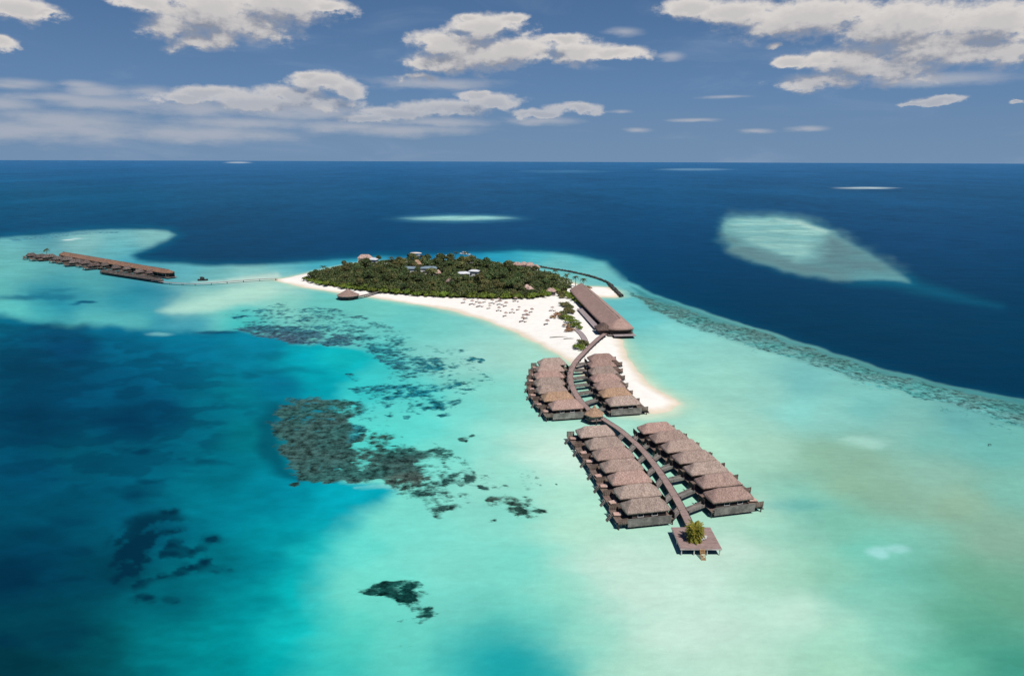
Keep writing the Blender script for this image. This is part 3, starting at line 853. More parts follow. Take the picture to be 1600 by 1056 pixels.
def leaf_mat(name, c1, c2, c3, rnd=0.25):
    m, n, b = new_mat(name)
    g = n.add('ShaderNodeNewGeometry')
    oi = n.add('ShaderNodeObjectInfo')
    r = g.outputs['Random Per Island']
    c = n.mix(r, col(c1), col(c2))
    c = n.mix(n.ramp(n.math('FRACT', n.math('MULTIPLY', r, 13.7)), 0.78, 0.95), c, col(c3))
    f = n.noise(g.outputs['Position'], 0.09, 3.0, 0.6)
    t = n.math('MULTIPLY', n.ramp(f, 0.3, 0.7, 0.72, 1.3, False), n.math('MULTIPLY_ADD', oi.outputs['Random'], 2 * rnd, 1 - rnd))
    t2 = n.math('MULTIPLY', t, n.math('MULTIPLY_ADD', n.math('FRACT', n.math('MULTIPLY', oi.outputs['Random'], 5.17)), -0.24, 1.12))
    c = n.mix(1.0, c, n.comb(t, t2, t2), 'MULTIPLY')
    n.put(b.inputs['Base Color'], c)
    b.inputs['Roughness'].default_value = 0.65
    b.inputs['Specular IOR Level'].default_value = 0.25
    tr = n.add('ShaderNodeBsdfTranslucent')
    n.put(tr.inputs['Color'], n.mix(1.0, c, (0.9, 1.15, 0.4), 'MULTIPLY'))
    mx = n.add('ShaderNodeMixShader')
    mx.inputs[0].default_value = 0.18
    n.t.links.new(b.outputs[0], mx.inputs[1])
    n.t.links.new(tr.outputs[0], mx.inputs[2])
    n.t.links.new(mx.outputs[0], n.t.nodes['Material Output'].inputs[0])
    return m


LEAF = leaf_mat('dark_broad_leaves', (58, 80, 48), (96, 112, 66), (124, 128, 82))
LEAF_OL = leaf_mat('olive_leaves', (82, 92, 54), (118, 118, 72), (144, 132, 90))
LEAF_BR = leaf_mat('bright_beach_leaves', (86, 110, 38), (128, 148, 56), (156, 164, 84), 0.16)
LEAF_CAS = leaf_mat('needle_leaves', (72, 84, 56), (114, 112, 78), (150, 138, 106))
LEAF_DRY = leaf_mat('dry_brush_leaves', (150, 116, 84), (190, 150, 116), (206, 176, 146), 0.1)
LEAF_PALM = leaf_mat('palm_leaves', (96, 112, 34), (148, 146, 52), (186, 168, 76), 0.1)
LEAF_PALM_D = leaf_mat('dark_palm_leaves', (52, 68, 36), (88, 98, 52), (128, 120, 72), 0.15)

# ------------------------------------------------------------------ the beach
def beach_height(x, y):
    sd = sd_poly(x, y, BEACH) + (fbm(x / 14, y / 14, 4, 40) - 0.5) * 5
    d = np.maximum(-sd, 0)
    z = np.where(sd < 0, 1.7 * (1 - np.exp(-d / 16.0)) + 0.10 * (fbm(x / 9, y / 9, 4, 52) - 0.5) * np.clip(d / 10, 0, 1), -sd * 0.10)
    return z, sd


def build_beach():
    b = np.array(BEACH)
    st = 1.15
    xs = np.arange(b[:, 0].min() - 9, b[:, 0].max() + 9, st)
    ys = np.arange(b[:, 1].min() - 9, b[:, 1].max() + 9, st)
    X, Y = np.meshgrid(xs, ys)
    Z, SD = beach_height(X, Y)
    keep = SD < 7
    cell = keep[:-1, :-1] | keep[1:, :-1] | keep[:-1, 1:] | keep[1:, 1:]
    idx = np.arange(X.size).reshape(X.shape)
    quads = np.stack([idx[:-1, :-1], idx[:-1, 1:], idx[1:, 1:], idx[1:, :-1]], -1)[cell]
    used = np.unique(quads)
    rm = np.full(X.size, -1)
    rm[used] = np.arange(len(used))
    V = np.stack([X.ravel(), Y.ravel(), Z.ravel()], -1)[used]
    me = quad_mesh('beach', V, rm[quads], True)
    sd = SD.ravel()[used]
    wet = sstep(-5.5, -0.2, sd + (fbm(V[:, 0] / 20, V[:, 1] / 20, 3, 61) - 0.5) * 5)
    dry = np.array(col((255, 251, 244)))
    wetc = np.array(col((234, 220, 198)))
    under = np.array(col((214, 214, 190)))
    c = dry * (1 - wet[:, None]) + wetc * wet[:, None]
    u = sstep(-1.2, 1.0, sd)
    c = c * (1 - u[:, None]) + under * u[:, None]
    add_attr(me, 'sand', np.concatenate([c, np.ones((len(c), 1))], 1))
    m, n, bs = new_mat('coral_sand')
    a = n.add('ShaderNodeAttribute', attribute_name='sand')
    g = n.add('ShaderNodeNewGeometry')
    f = n.noise(g.outputs['Position'], 0.25, 6.0, 0.65)
    k = n.ramp(f, 0.25, 0.75, 0.90, 1.05, False)
    n.put(bs.inputs['Base Color'], n.mix(1.0, a.outputs['Color'], n.comb(k, k, k), 'MULTIPLY'))
    bs.inputs['Roughness'].default_value = 0.9
    bs.inputs['Specular IOR Level'].default_value = 0.1
    bp = n.add('ShaderNodeBump')
    n.put(bp.inputs['Height'], n.noise(g.outputs['Position'], 0.8, 5.0, 0.65))
    bp.inputs['Strength'].default_value = 0.35
    bp.inputs['Distance'].default_value = 0.15
    n.t.links.new(bp.outputs[0], bs.inputs['Normal'])
    tag(link('beach', me, m), kind='structure')


build_beach()


def ground_z(x, y):
    z, sd = beach_height(np.array([x]), np.array([y]))
    return float(max(z[0], 0.0)) if sd[0] < 0 else 0.0


def on_sand(px, py):
    p = at(px, py, 1.0)
    p = at(px, py, ground_z(p.x, p.y))
    return Vector((p.x, p.y, ground_z(p.x, p.y)))


# ------------------------------------------------------------------ thatched roofs
def roof_mesh(name, L, Wd, ze, zr, hip, seed=0, nx=26, ny=16, thick=0.35, bow=0.25, rough=0.10, round_=0.06):
    """hip roof along x: slightly hollow slopes, soft ridge, uneven thatch, thick eaves"""
    hx, hy = L / 2, Wd / 2
    us, vs = np.linspace(-1, 1, nx), np.linspace(-1, 1, ny)
    U, V = np.meshgrid(us, vs)
    X = U * hx * (1 - round_ * np.abs(V) ** 3 * np.abs(U) ** 3)
    Y = V * hy * (1 - round_ * np.abs(V) ** 3 * np.abs(U) ** 3)
    a = 1 - np.abs(V)
    b = (1 - np.abs(U)) * hx / max(hip, 0.1)
    k = 0.055
    t = -k * np.log(np.exp(-a / k) + np.exp(-np.minimum(b, 3) / k) + np.exp(-1.0 / k) * 0.5)
    t = np.clip(t, 0, 1)
    t = t / t.max()
    prof = t * (1 - bow) + bow * t ** 2
    Z = ze + (zr - ze) * prof
    Z = Z + rough * (fbm(X * 0.9 + seed * 7.7, Y * 0.9 + seed * 3.1, 4, seed) - 0.5) * 2 - 0.22 * rough * 10 * (np.abs(U) ** 8) * (np.abs(V) ** 8) * 0.6
    verts = np.stack([X, Y, Z], -1).reshape(-1, 3)
    idx = np.arange(nx * ny).reshape(ny, nx)
    quads = [tuple(q) for q in np.stack([idx[:-1, :-1], idx[:-1, 1:], idx[1:, 1:], idx[1:, :-1]], -1).reshape(-1, 4)]
    ring = list(idx[0, :]) + list(idx[1:, -1]) + list(idx[-1, -2::-1]) + list(idx[-2:0:-1, 0])
    vl = [tuple(p) for p in verts]
    low = []
    for i in ring:
        p = verts[i]
        low.append(len(vl))
        vl.append((p[0] * 0.985, p[1] * 0.985, p[2] - thick))
    m = len(ring)
    for i in range(m):
        quads.append((ring[(i + 1) % m], ring[i], low[i], low[(i + 1) % m]))
    quads.append(tuple(reversed(low)))
    me = bpy.data.meshes.new(name)
    me.from_pydata(vl, [], quads)
    me.polygons.foreach_set('use_smooth', np.ones(len(me.polygons), bool))
    me.update()
    return me


ORD = ['nearest', 'second', 'third', 'fourth', 'fifth', 'sixth', 'seventh', 'eighth', 'ninth']

# ------------------------------------------------------------------ boardwalks
def smooth_path(pts, n=40):
    P = [Vector(p) for p in pts]
    out = []
    for i in range(len(P) - 1):
        p0, p1, p2, p3 = P[max(i - 1, 0)], P[i], P[i + 1], P[min(i + 2, len(P) - 1)]
        k = max(2, int((p2 - p1).length / 2.0))
        for j in range(k):
            t = j / k
            out.append(0.5 * ((2 * p1) + (p2 - p0) * t + (2 * p0 - 5 * p1 + 4 * p2 - p3) * t * t + (3 * p1 - p0 - 3 * p2 + p3) * t ** 3))
    out.append(P[-1])
    return out


def ribbon(mb, path, w, th):
    pts, fs = [], []
    n = len(path)
    for i, p in enumerate(path):
        d = path[min(i + 1, n - 1)] - path[max(i - 1, 0)]
        d.z = 0
        d.normalize()
        s = Vector((d.y, -d.x, 0)) * (w / 2)
        pts += [p - s, p + s, p + s - Vector((0, 0, th)), p - s - Vector((0, 0, th))]
    for i in range(n - 1):
        a, b = 4 * i, 4 * i + 4
        for k in range(4):
            fs.append((a + k, a + (k + 1) % 4, b + (k + 1) % 4, b + k))
    fs += [(3, 2, 1, 0), (4 * n - 4, 4 * n - 3, 4 * n - 2, 4 * n - 1)]
    mb.poly(pts, fs)


def walkway(name, pts, w, label, cat, mat, z_under=-1.2, post_gap=6.0, rails=True):
    path = smooth_path(pts)
    o = path[0]
    root = thing(name, (o.x, o.y, 0), 0, label, cat)
    loc = [p - Vector((o.x, o.y, 0)) for p in path]
    m = MB()
    ribbon(m, loc, w, 0.22)
    m.build('deck', mat, root)
    for s in (-1, 1):
        e = MB()
        off = []
        for i, p in enumerate(loc):
            d = loc[min(i + 1, len(loc) - 1)] - loc[max(i - 1, 0)]
            d.z = 0
            d.normalize()
            off.append(p + Vector((d.y, -d.x, 0)) * (s * (w / 2 + 0.06)) + Vector((0, 0, 0.06)))
        ribbon(e, off, 0.12, 0.42)
        if rails: e.build('edge_beam', TIMBER_D, root)
    acc, k = 0.0, 0
    for i in range(1, len(loc)):
        acc += (loc[i] - loc[i - 1]).length
        if acc >= post_gap and k < 80:
            acc = 0
            d = (loc[i] - loc[i - 1])
            d.z = 0
            d.normalize()
            for s in (-1, 1):
                q = loc[i] + Vector((d.y, -d.x, 0)) * (s * w * 0.4)
                if q.z - z_under > 0.5:
                    MB().tube([(q.x, q.y, z_under), (q.x, q.y, q.z - 0.2)], [0.14, 0.13], 6).build('post', TIMBER_D, root)
                    k += 1
    return root, path


ZD = 1.8
near_pts = [at(*p, ZD) for p in [(936, 650), (950, 659), (967, 670), (985, 685), (1003, 702), (1022, 725), (1040, 751), (1056, 777), (1068, 799), (1080, 824)]]
_, near_path = walkway('jetty', near_pts, 1.9, 'straight mauve jetty between the two near rows of villas', 'jetty', DECK)
far_pts = [at(*p, z) for p, z in [((946, 521), 2.0), ((937, 527), 2.4), ((926, 537), 2.5), ((913, 550), 2.3), ((901, 563), 2.0), ((893, 577), ZD), ((891, 590), ZD), ((895, 606), ZD), ((904, 622), ZD), ((917, 637), ZD), ((931, 648), ZD)]]
_, far_path = walkway('boardwalk', far_pts, 2.1, 'curved brown boardwalk from the beach to the pointed hut', 'boardwalk', DECK)

# ------------------------------------------------------------------ water villas
def make_villa():
    r = thing('water_villa', (0, 0, 0))
    # x: towards the jetty, y: along the row
    m = MB()
    for i in range(14):
        m.box((-8.0 + i * 1.02 + 0.5, 0, 1.68), (0.97, 7.0, 0.14))
    m.bar((-7.9, -3.3, 1.48), (6.2, -3.3, 1.48), 0.18, 0.24)
    m.bar((-7.9, 3.3, 1.48), (6.2, 3.3, 1.48), 0.18, 0.24)
    m.build('deck', TIMBER_B, r)
    for x in (-7.6, -4.2, -0.8, 2.6, 6.0):
        for y in (-3.2, 3.2):
            MB().tube([(x, y, -1.2), (x, y, 1.4)], [0.17, 0.15], 6).build('stilt', TIMBER_D, r)
    w = MB()
    w.box((0.2, 0, 2.86), (8.6, 5.0, 2.24))
    wo = w.build('wall', TIMBER_D, r)  # wall coloured dark to carry the shade under the eaves
    for y, x in ((-2.52, -2.0), (-2.52, 1.6), (2.52, -2.0), (2.52, 1.6)):
        wi = MB().box((x, y, 3.2), (1.3, 0.07, 1.2)).build('window', GLASS, r)
        fm = MB()
        for q in (-0.7, 0.7): fm.box((x + q, y * 1.006, 3.2), (0.12, 0.09, 1.44))
        for q in (-0.66, 0.66): fm.box((x, y * 1.006, 3.2 + q), (1.28, 0.09, 0.12))
        fm.build('frame', WHITE, wi)
    dr = MB().box((4.54, 1.0, 2.8), (0.08, 1.0, 2.05)).build('door', TIMBER_D, r)
    MB().box((4.62, 0.65, 2.75), (0.08, 0.06, 0.22)).build('handle', WHITE, dr)
    MB().box((-4.14, 0, 2.9), (0.08, 4.4, 2.1)).build('terrace_door', GLASS, r)
    ro = link('roof', roof_mesh('roof', 11.6, 6.0, 3.95, 6.1, 2.4, 3, thick=0.4), THATCH, r)
    c = MB()
    c.tube([(-3.2, 0, 5.92), (-1.5, 0.03, 5.98), (0, -0.02, 5.97), (1.5, 0.02, 5.98), (3.2, 0, 5.92)], [0.1, 0.15, 0.14, 0.15, 0.1], 6)
    c.build('ridge_cap', THATCH, ro, True)
    for y in (-3.58, 3.58):
        s = MB()
        for i in range(5):
            s.box((-7.7 + i * 0.5, y, 2.45 - 0.02 * i), (0.42, 0.07, 1.4 - 0.05 * (i % 3)))
        s.bar((-7.9, y, 3.0), (-5.6, y, 3.0), 0.14, 0.1)
        s.build('privacy_screen', TIMBER_B, r)
    s = MB()
    s.box((6.28, -1.9, 2.5), (0.1, 3.3, 1.5))
    s.build('entrance_screen', TIMBER_D, r)
    st = MB()
    for i in range(5):
        st.box((-8.15 - 0.22 * i, 1.6, 1.45 - 0.34 * i), (0.32, 1.2, 0.09))
    st.bar((-8.0, 1.05, 1.6), (-9.1, 1.05, -0.1), 0.08, 0.2)
    st.bar((-8.0, 2.15, 1.6), (-9.1, 2.15, -0.1), 0.08, 0.2)
    st.build('steps', TIMBER, r)
    return r


def make_daybed():
    r = thing('daybed', (0, 0, 0))
    f = MB()
    f.box((0, 0, 0.28), (2.1, 1.6, 0.12))
    for x in (-0.9, 0.9):
        for y in (-0.7, 0.7): f.box((x, y, 0.12), (0.1, 0.1, 0.24))
    f.build('frame', TIMBER_D, r)
    MB().box((0, 0, 0.43), (2.0, 1.5, 0.18), 0, 0.97).build('mattress', PINKCLOTH, r)
    MB().box((0.75, 0, 0.6), (0.4, 1.3, 0.16), 0, 0.85).build('pillow', CLOTH, r)
    return r


VILLA, DAYBED = make_villa(), make_daybed()
s = MB()
for i in range(24):
    s.box((-5.3 + i * 0.46, 0, 1.72 - 0.03 * (i % 2)), (0.44, 0.08, 2.0))
s.bar((-5.5, 0.0, 2.78), (5.6, 0.0, 2.78), 0.16, 0.1)
PARAPET = s.mesh('parapet')
PARAPET.materials.append(TIMBER)

roof_variants = [VILLA.children[[c.name.split('.')[0] for c in VILLA.children].index('roof')].data, roof_mesh('roof', 11.7, 6.1, 3.95, 6.05, 2.7, 8, bow=0.12, thick=0.42), roof_mesh('roof', 11.4, 5.9, 3.9, 6.15, 2.2, 15, bow=0.25, thick=0.38)]
new_roof = roof_mesh('roof', 11.6, 6.0, 3.95, 6.1, 2.4, 21, rough=0.06)
new_roof.materials.append(THATCH_NEW)
for rv in roof_variants[1:]:
    rv.materials.append(THATCH)
first_v, first_d = [True], [True]


def villa_row(pix, side, path, labels, group, bed_labels, fresh=(), turn=R(11), zc=5.0, lift=5.0):
    n = len(pix)
    pts = [at(x, y - lift * i / (n - 1.0), zc) for i, (x, y) in enumerate(pix)]
    for i, p in enumerate(pts):
        d = pts[min(i + 1, n - 1)] - pts[max(i - 1, 0)]
        gap = d.length / (min(i + 1, n - 1) - max(i - 1, 0))
        d.z = 0
        d.normalize()                               # along the row, towards the drone
        rz = turn if side < 0 else turn + math.pi
        ax = Vector((math.cos(rz), math.sin(rz), 0))            # towards the jetty
        if first_v[0]:
            v = VILLA
            first_v[0] = False
        else:
            v = copy_tree(VILLA, skip=('footbridge',))
        v.location = (p.x, p.y, 0)
        v.rotation_euler = (0, 0, rz)
        v.scale = (1.0, min(1.12, max(0.94, gap / 7.75)), 1.0)
        tag(v, labels[i], 'villa', group)
        for c in v.children:
            if c.name.split('.')[0] == 'roof':
                c.data = new_roof if i in fresh else roof_variants[(i * 2 + (1 if side > 0 else 0)) % 3]
                if i in fresh: c['label'] = 'lighter orange brown thatched roof'
        if i == n - 1:                               # the end villa closes its row with a plank parapet
            pa = link('parapet', PARAPET, None, v)
            pa.location = (0, 3.62 if side > 0 else -3.62, 0)
        # footbridge from this villa to the jetty
        st_ = 1.2 if side < 0 else -2.2
        sh = -2.6 if side < 0 else 2.2          # all footbridges slant the same way, up to the right
        q = min(path, key=lambda w: (Vector((w.x, w.y, 0)) - Vector((p.x, p.y, 0)) - ax * 6.9 - d * sh).length)
        inv = Matrix.Rotation(-rz, 3, 'Z')
        e = inv @ (Vector((q.x, q.y, 0)) - Vector((p.x, p.y, 0)))
        if e.x > 6.6:
            e.y = e.y / v.scale[1]
            y0 = 2.4 if side < 0 else -0.6
            y0 = -y0 if (Matrix.Rotation(rz, 3, 'Z') @ Vector((0, 1, 0))).dot(d) < 0 and side < 0 else y0
            dd = (Vector((e.x, e.y, 0)) - Vector((6.2, y0, 0))).normalized()
            mb = MB()
            mb.bar((6.32, y0, 1.66), (e.x - dd.x * 1.3, e.y - dd.y * 1.3, 1.66), 1.6, 0.16)
            for w_ in (-0.84, 0.84):
                mb.bar((6.32, y0 + w_, 1.8), (e.x - dd.x * 1.35, e.y + w_ - dd.y * 1.35, 1.8), 0.1, 0.8)
            mb.build('footbridge', TIMBER, v)
        if bed_labels:
            if first_d[0]:
                b = DAYBED
                first_d[0] = False
            else:
                b = copy_tree(DAYBED)
            o = Matrix.Rotation(rz, 3, 'Z') @ Vector((-6.7, (-0.9 if i % 2 else 0.6), 1.752))
            b.location = (p.x + o.x, p.y + o.y, o.z)
            b.rotation_euler = (0, 0, rz + (0.15 if i % 2 else -0.2))
            tag(b, bed_labels[i], 'daybed', 'daybeds on the villa decks')


def row_labels(n, where, ref, reverse=True):
    out = []
    for i in range(n):
        k = n - 1 - i if reverse else i
        out.append('thatched stilt villa, %s the %s in the %s row' % (('nearest to' if k == 0 else ORD[k] + ' from'), ref, where))
    return out


def bed_row(n, where, ref):
    out = []
    for i in range(n):
        k = n - 1 - i
        out.append('pinkish daybed on the deck of the villa %s the %s, %s row' % (('nearest to' if k == 0 else ORD[k] + ' from'), ref, where))
    return out


NL = [(930, 670), (945, 689), (958, 706), (971, 725), (983.5, 745), (996, 766), (1008, 789)]
NR = [(1026, 664.5), (1045, 679), (1064, 694.5), (1084, 711.5), (1103, 730), (1121, 750), (1138, 772)]
FL = [(862, 563), (859, 573), (857.5, 583.5), (858, 594.5), (862, 606), (871, 618), (884, 631)]
FR_ = [(940, 556), (940, 566), (942, 577), (946, 588.5), (952, 600), (961, 612), (973, 625)]
villa_row(NL, -1, near_path, row_labels(7, 'near left', 'palm platform'), 'villas along the near jetty', bed_row(7, 'near left', 'palm platform'))
villa_row(NR, 1, near_path, row_labels(7, 'near right', 'palm platform'), 'villas along the near jetty', bed_row(7, 'near right', 'palm platform'), turn=R(13))
villa_row(FL, -1, far_path, row_labels(7, 'far left', 'pointed hut'), 'villas along the curved boardwalk', bed_row(7, 'far left', 'pointed hut'), fresh=(5,), lift=2.0)
villa_row(FR_, 1, far_path, row_labels(7, 'far right', 'pointed hut'), 'villas along the curved boardwalk', None, fresh=(5,), lift=2.0)


# ------------------------------------------------------------------ pointed hut where the walkways meet
def round_hut(name, p, rad, ze, za, label, mat, n=8, deck=True, zdeck=1.7, rz=0.2):
    r = thing(name, (p.x, p.y, 0), rz, label, 'hut')
    m = MB()
    prof = []
    for i in range(9):
        t = i / 8
        prof.append((rad * (1 - t) + 0.05, ze + (za - ze) * (t * 0.78 + 0.22 * t * t)))
    m.lathe([(rad * 0.96, ze - 0.3)] + prof, n)
    ro = m.build('roof', mat, r)
    MB().lathe([(0.5, za - 0.45), (0.42, za), (0.12, za + 0.3)], 8).build('finial', mat, ro)
    MB().lathe([(rad * 0.92, zdeck - 0.2), (rad * 0.92, zdeck)], n).build('deck', DECK, r)
    for k in range(n):
        t = 2 * math.pi * (k + 0.5) / n
        x, y = rad * 0.8 * math.cos(t), rad * 0.8 * math.sin(t)
        MB().tube([(x, y, -1.2), (x, y, ze + 0.1)], [0.14, 0.12], 6).build('post', TIMBER_D, r)
    w = MB()
    for k in range(n):
        if k % 4 == 1: continue
        t0, t1 = 2 * math.pi * (k + 0.5) / n, 2 * math.pi * (k + 1.5) / n
        a = (rad * 0.79 * math.cos(t0), rad * 0.79 * math.sin(t0), zdeck + 0.55)
        b = (rad * 0.79 * math.cos(t1), rad * 0.79 * math.sin(t1), zdeck + 0.55)
        w.bar(a, b, 0.08, 1.0)
    w.build('railing', TIMBER, r)
    return r


pj = at(928, 660, 0)
round_hut('pointed_hut', pj, 3.5, 3.2, 5.8, 'pointed orange brown thatched hut where jetty and boardwalk meet', THATCH_NEW, 6)
po = at(544, 467, 0)
round_hut('beach_hut', po, 7.2, 2.6, 6.6, 'round grey thatched hut over the shallows by the left beach', THATCH, 12)
walkway('footbridge', [at(556, 464, 1.6), at(575, 459.5, 1.7), at(596, 454.5, 1.9)], 1.8, 'narrow footbridge from the round grey hut to the sand', 'footbridge', TIMBER)

# ------------------------------------------------------------------ palm platform at the jetty end
def frond(mb, o, d, L, droop, w, seed, up=0.6):
    rr = random.Random(seed)
    d = Vector(d).normalized()
    side = Vector((-d.y, d.x, 0)).normalized()
    n = 9
    prev = None
    for i in range(n + 1):
        t = i / n
        p = Vector(o) + d * (L * t) + Vector((0, 0, up * L * t - droop * L * t * t))
        if prev is not None and t > 0.12:
            hw = w * math.sin(math.pi * min(1, 0.12 + t * 0.9)) ** 0.7
            for s in (-1, 1):
                tip = p + side * (s * hw) + d * (0.25 * hw) - Vector((0, 0, 0.32 * hw + rr.uniform(0, 0.12)))
                a, b = prev, p
                mb.poly([a, b, tip + (b - a) * 0.35, tip - (b - a) * 0.15], [(0, 1, 2, 3)])
        if prev is not None:
            mb.bar(prev, p, 0.05, 0.05)
        prev = p


def palm(name, p, z0, h, r, nf, label, group=None, mat=None, bush=False, seed=1, cat='palm'):
    rr = random.Random(seed)
    root = thing(name, (p[0], p[1], z0), rr.uniform(0, 6), label, cat, group)
    lean = Vector((rr.uniform(-0.5, 0.5), rr.uniform(-0.5, 0.5), 0)) * (0.25 if bush else 0.9)
    pts = [Vector((0, 0, -0.1)) + lean * (t * t) + Vector((0, 0, h * t)) for t in (0, 0.25, 0.5, 0.75, 1.0)]
    MB().tube(pts, [0.26, 0.2, 0.17, 0.15, 0.14], 7).build('trunk', BARK, root, True)
    f = MB()
    top = pts[-1]
    for k in range(nf):
        a = 2 * math.pi * k / nf * 2.4 + rr.uniform(-0.2, 0.2)
        lay = rr.random()
        o = top if not bush else pts[0] + (top - pts[0]) * (0.35 + 0.65 * lay)
        frond(f, o, (math.cos(a), math.sin(a), 0), r * rr.uniform(0.8, 1.1), 0.55 + 0.5 * (1 - lay), 0.5 if not bush else 0.42, seed * 100 + k, 0.15 + 0.75 * lay)
    f.build('crown', mat or LEAF_PALM, root)
    return root


pc = [at(1052, 824, 1.85), at(1112, 823.5, 1.85), at(1126, 855, 1.85), at(1060, 857, 1.85)]
pcen = sum(pc, Vector()) / 4
pr = thing('platform', (pcen.x, pcen.y, 0), 0, 'square mauve deck platform on posts at the jetty end', 'platform')
ex, ey = (pc[1] - pc[0]).length / 2, (pc[3] - pc[0]).length / 2
m = MB()
nb = 24
for i in range(nb):
    y = -ey + (i + 0.5) * 2 * ey / nb
    m.box((0, y, 1.79), (2 * ex, 2 * ey / nb * 0.965, 0.12))
m.build('deck', DECK, pr)
m = MB()
for y in (-ey, ey): m.box((0, y * 1.006, 1.62), (2 * ex + 0.2, 0.12, 0.3))
for x in (-ex, ex): m.box((x * 1.006, 0, 1.62), (0.12, 2 * ey - 0.2, 0.3))
m.build('edge_beam', rough_mat('pink_grey_edge', (178, 160, 158), (206, 190, 188), 1.0, bump=0.1), pr)
for x in (-ex * 0.94, -ex * 0.32, ex * 0.32, ex * 0.94):
    for y in (-ey * 0.95, 0, ey * 0.95):
        MB().tube([(x, y, -1.4), (x, y, 1.6)], [0.13, 0.12], 6).build('post', CLOTH, pr)
s = MB()
for i in range(6): s.box((0.2, -ey - 0.22 - 0.3 * i, 1.62 - 0.3 * i), (1.0, 0.3, 0.08))
s.bar((-0.32, -ey - 0.1, 1.7), (-0.32, -ey - 2.0, -0.4), 0.08, 0.22)
s.bar((0.72, -ey - 0.1, 1.7), (0.72, -ey - 2.0, -0.4), 0.08, 0.22)
s.build('steps', LIGHTWOOD, pr)
pb = at(1085, 843, 1.85)
palm('bushy_palm', (pb.x, pb.y), 1.85, 3.3, 2.35, 130, 'bushy yellow green palm growing on the square jetty platform', mat=LEAF_PALM, bush=True, seed=5)
ts = at(1098, 843, 1.86)
t = thing('lounger', (ts.x, ts.y, 1.852), 0.5, 'small white lounger beside the palm on the platform', 'lounger')
MB().box((0, 0, 0.3), (1.7, 0.7, 0.1)).build('mattress', WHITE, t)
m = MB()
for x in (-0.7, 0.7):
    for y in (-0.28, 0.28): m.box((x, y, 0.12), (0.08, 0.08, 0.25))
m.build('frame', LIGHTWOOD, t)
m = MB()
m.poly([(0.5, -0.34, 0.36), (0.5, 0.34, 0.36), (0.98, 0.34, 0.78), (0.98, -0.34, 0.78), (0.54, -0.34, 0.3), (0.54, 0.34, 0.3), (1.04, 0.34, 0.74), (1.04, -0.34, 0.74)], [(0, 1, 2, 3), (7, 6, 5, 4), (0, 4, 5, 1), (2, 6, 7, 3), (1, 5, 6, 2), (3, 7, 4, 0)])
m.build('backrest', WHITE, t)

# ------------------------------------------------------------------ long thatched restaurant
def long_house(name, p0, p1, Wd, ze, zr, hip, mat, label, cat, stilts=True, base_z=1.2, bays=12, seed=2):
    d = p1 - p0
    d.z = 0
    L = d.length
    rz = math.atan2(d.y, d.x)
    c = (p0 + p1) / 2
    r = thing(name, (c.x, c.y, 0), rz, label, cat)
    ro = link('roof', roof_mesh('roof', L, Wd, ze, zr, hip, seed, nx=90, ny=20, bow=0.18, rough=0.12, thick=0.5), mat, r)
    m = MB()
    k = int(L / 4)
    m.tube([(-L / 2 + hip + (L - 2 * hip) * i / k, 0.05 * math.sin(i), zr + 0.05 * math.cos(i * 2.1)) for i in range(k + 1)], [0.3] * (k + 1), 6)
    m.build('ridge_cap', mat, ro, True)
    MB().box((0, 0, (base_z + ze) / 2 + 0.1), (L - 4.0, Wd - 4.0, ze - base_z + 0.2)).build('wall', TIMBER_D, r)
    MB().box((0, 0, base_z - 0.15), (L - 1.6, Wd - 1.4, 0.3)).build('deck', TIMBER, r)
    for i in range(bays):
        x = -L / 2 + 3.5 + (L - 7.0) * i / (bays - 1)
        for y in (-1, 1):
            MB().tube([(x, y * (Wd / 2 - 1.2), -1.2 if stilts else 0.0), (x, y * (Wd / 2 - 1.2), ze + 0.2)], [0.2, 0.18], 6).build('post', TIMBER, r)
            if i < bays - 1 and i % 2 == 0:
                MB().box((x + (L - 7.0) / (bays - 1) / 2, y * (Wd / 2 - 1.97), (base_z + ze) / 2 + 0.1), (2.6, 0.08, 1.5)).build('window', GLASS, r)
    return r, L


ra, rb = at(905, 449, 5.0), at(972.5, 512.5, 5.0)
rest, RL = long_house('restaurant', ra, rb, 15.0, 4.0, 8.8, 5.5, THATCH, 'very long brown thatched hall at the right of the beach', 'restaurant')
# lower entrance roof and open side deck, on the beach side (local -y is to the west of a hall running towards the drone)
ent = roof_mesh('entrance_roof', 10, 9, 3.5, 6.0, 3.0, 31)
eo = link('entrance_roof', ent, THATCH_DARK, rest)
eo.location = (RL / 2 - 7.0, -7.5, 0)
MB().box((RL / 2 - 7.0, -7.5, 2.4), (7.4, 6.6, 2.4)).build('entrance_wall', TIMBER_D, rest)
m = MB()
for i in range(32): m.box((RL / 2 - 14 - i * 1.5, -9.6, 1.95), (1.46, 3.2, 0.2))
m.build('side_deck', DECK_G, rest)
MB().box((RL / 2 + 0.8, 1.0, 1.5), (3.4, 11.0, 0.25)).build('end_terrace', DECK_G, rest)

bp_ = [(896, 514.5), (902, 517), (908, 522.5), (913, 530), (915.5, 538)]
walkway('beach_path', [on_sand(*p) + Vector((0, 0, 0.25)) for p in bp_], 2.6, 'short curved grey plank path between the shrubs on sand', 'path', DECK_G, z_under=0.0, post_gap=400)

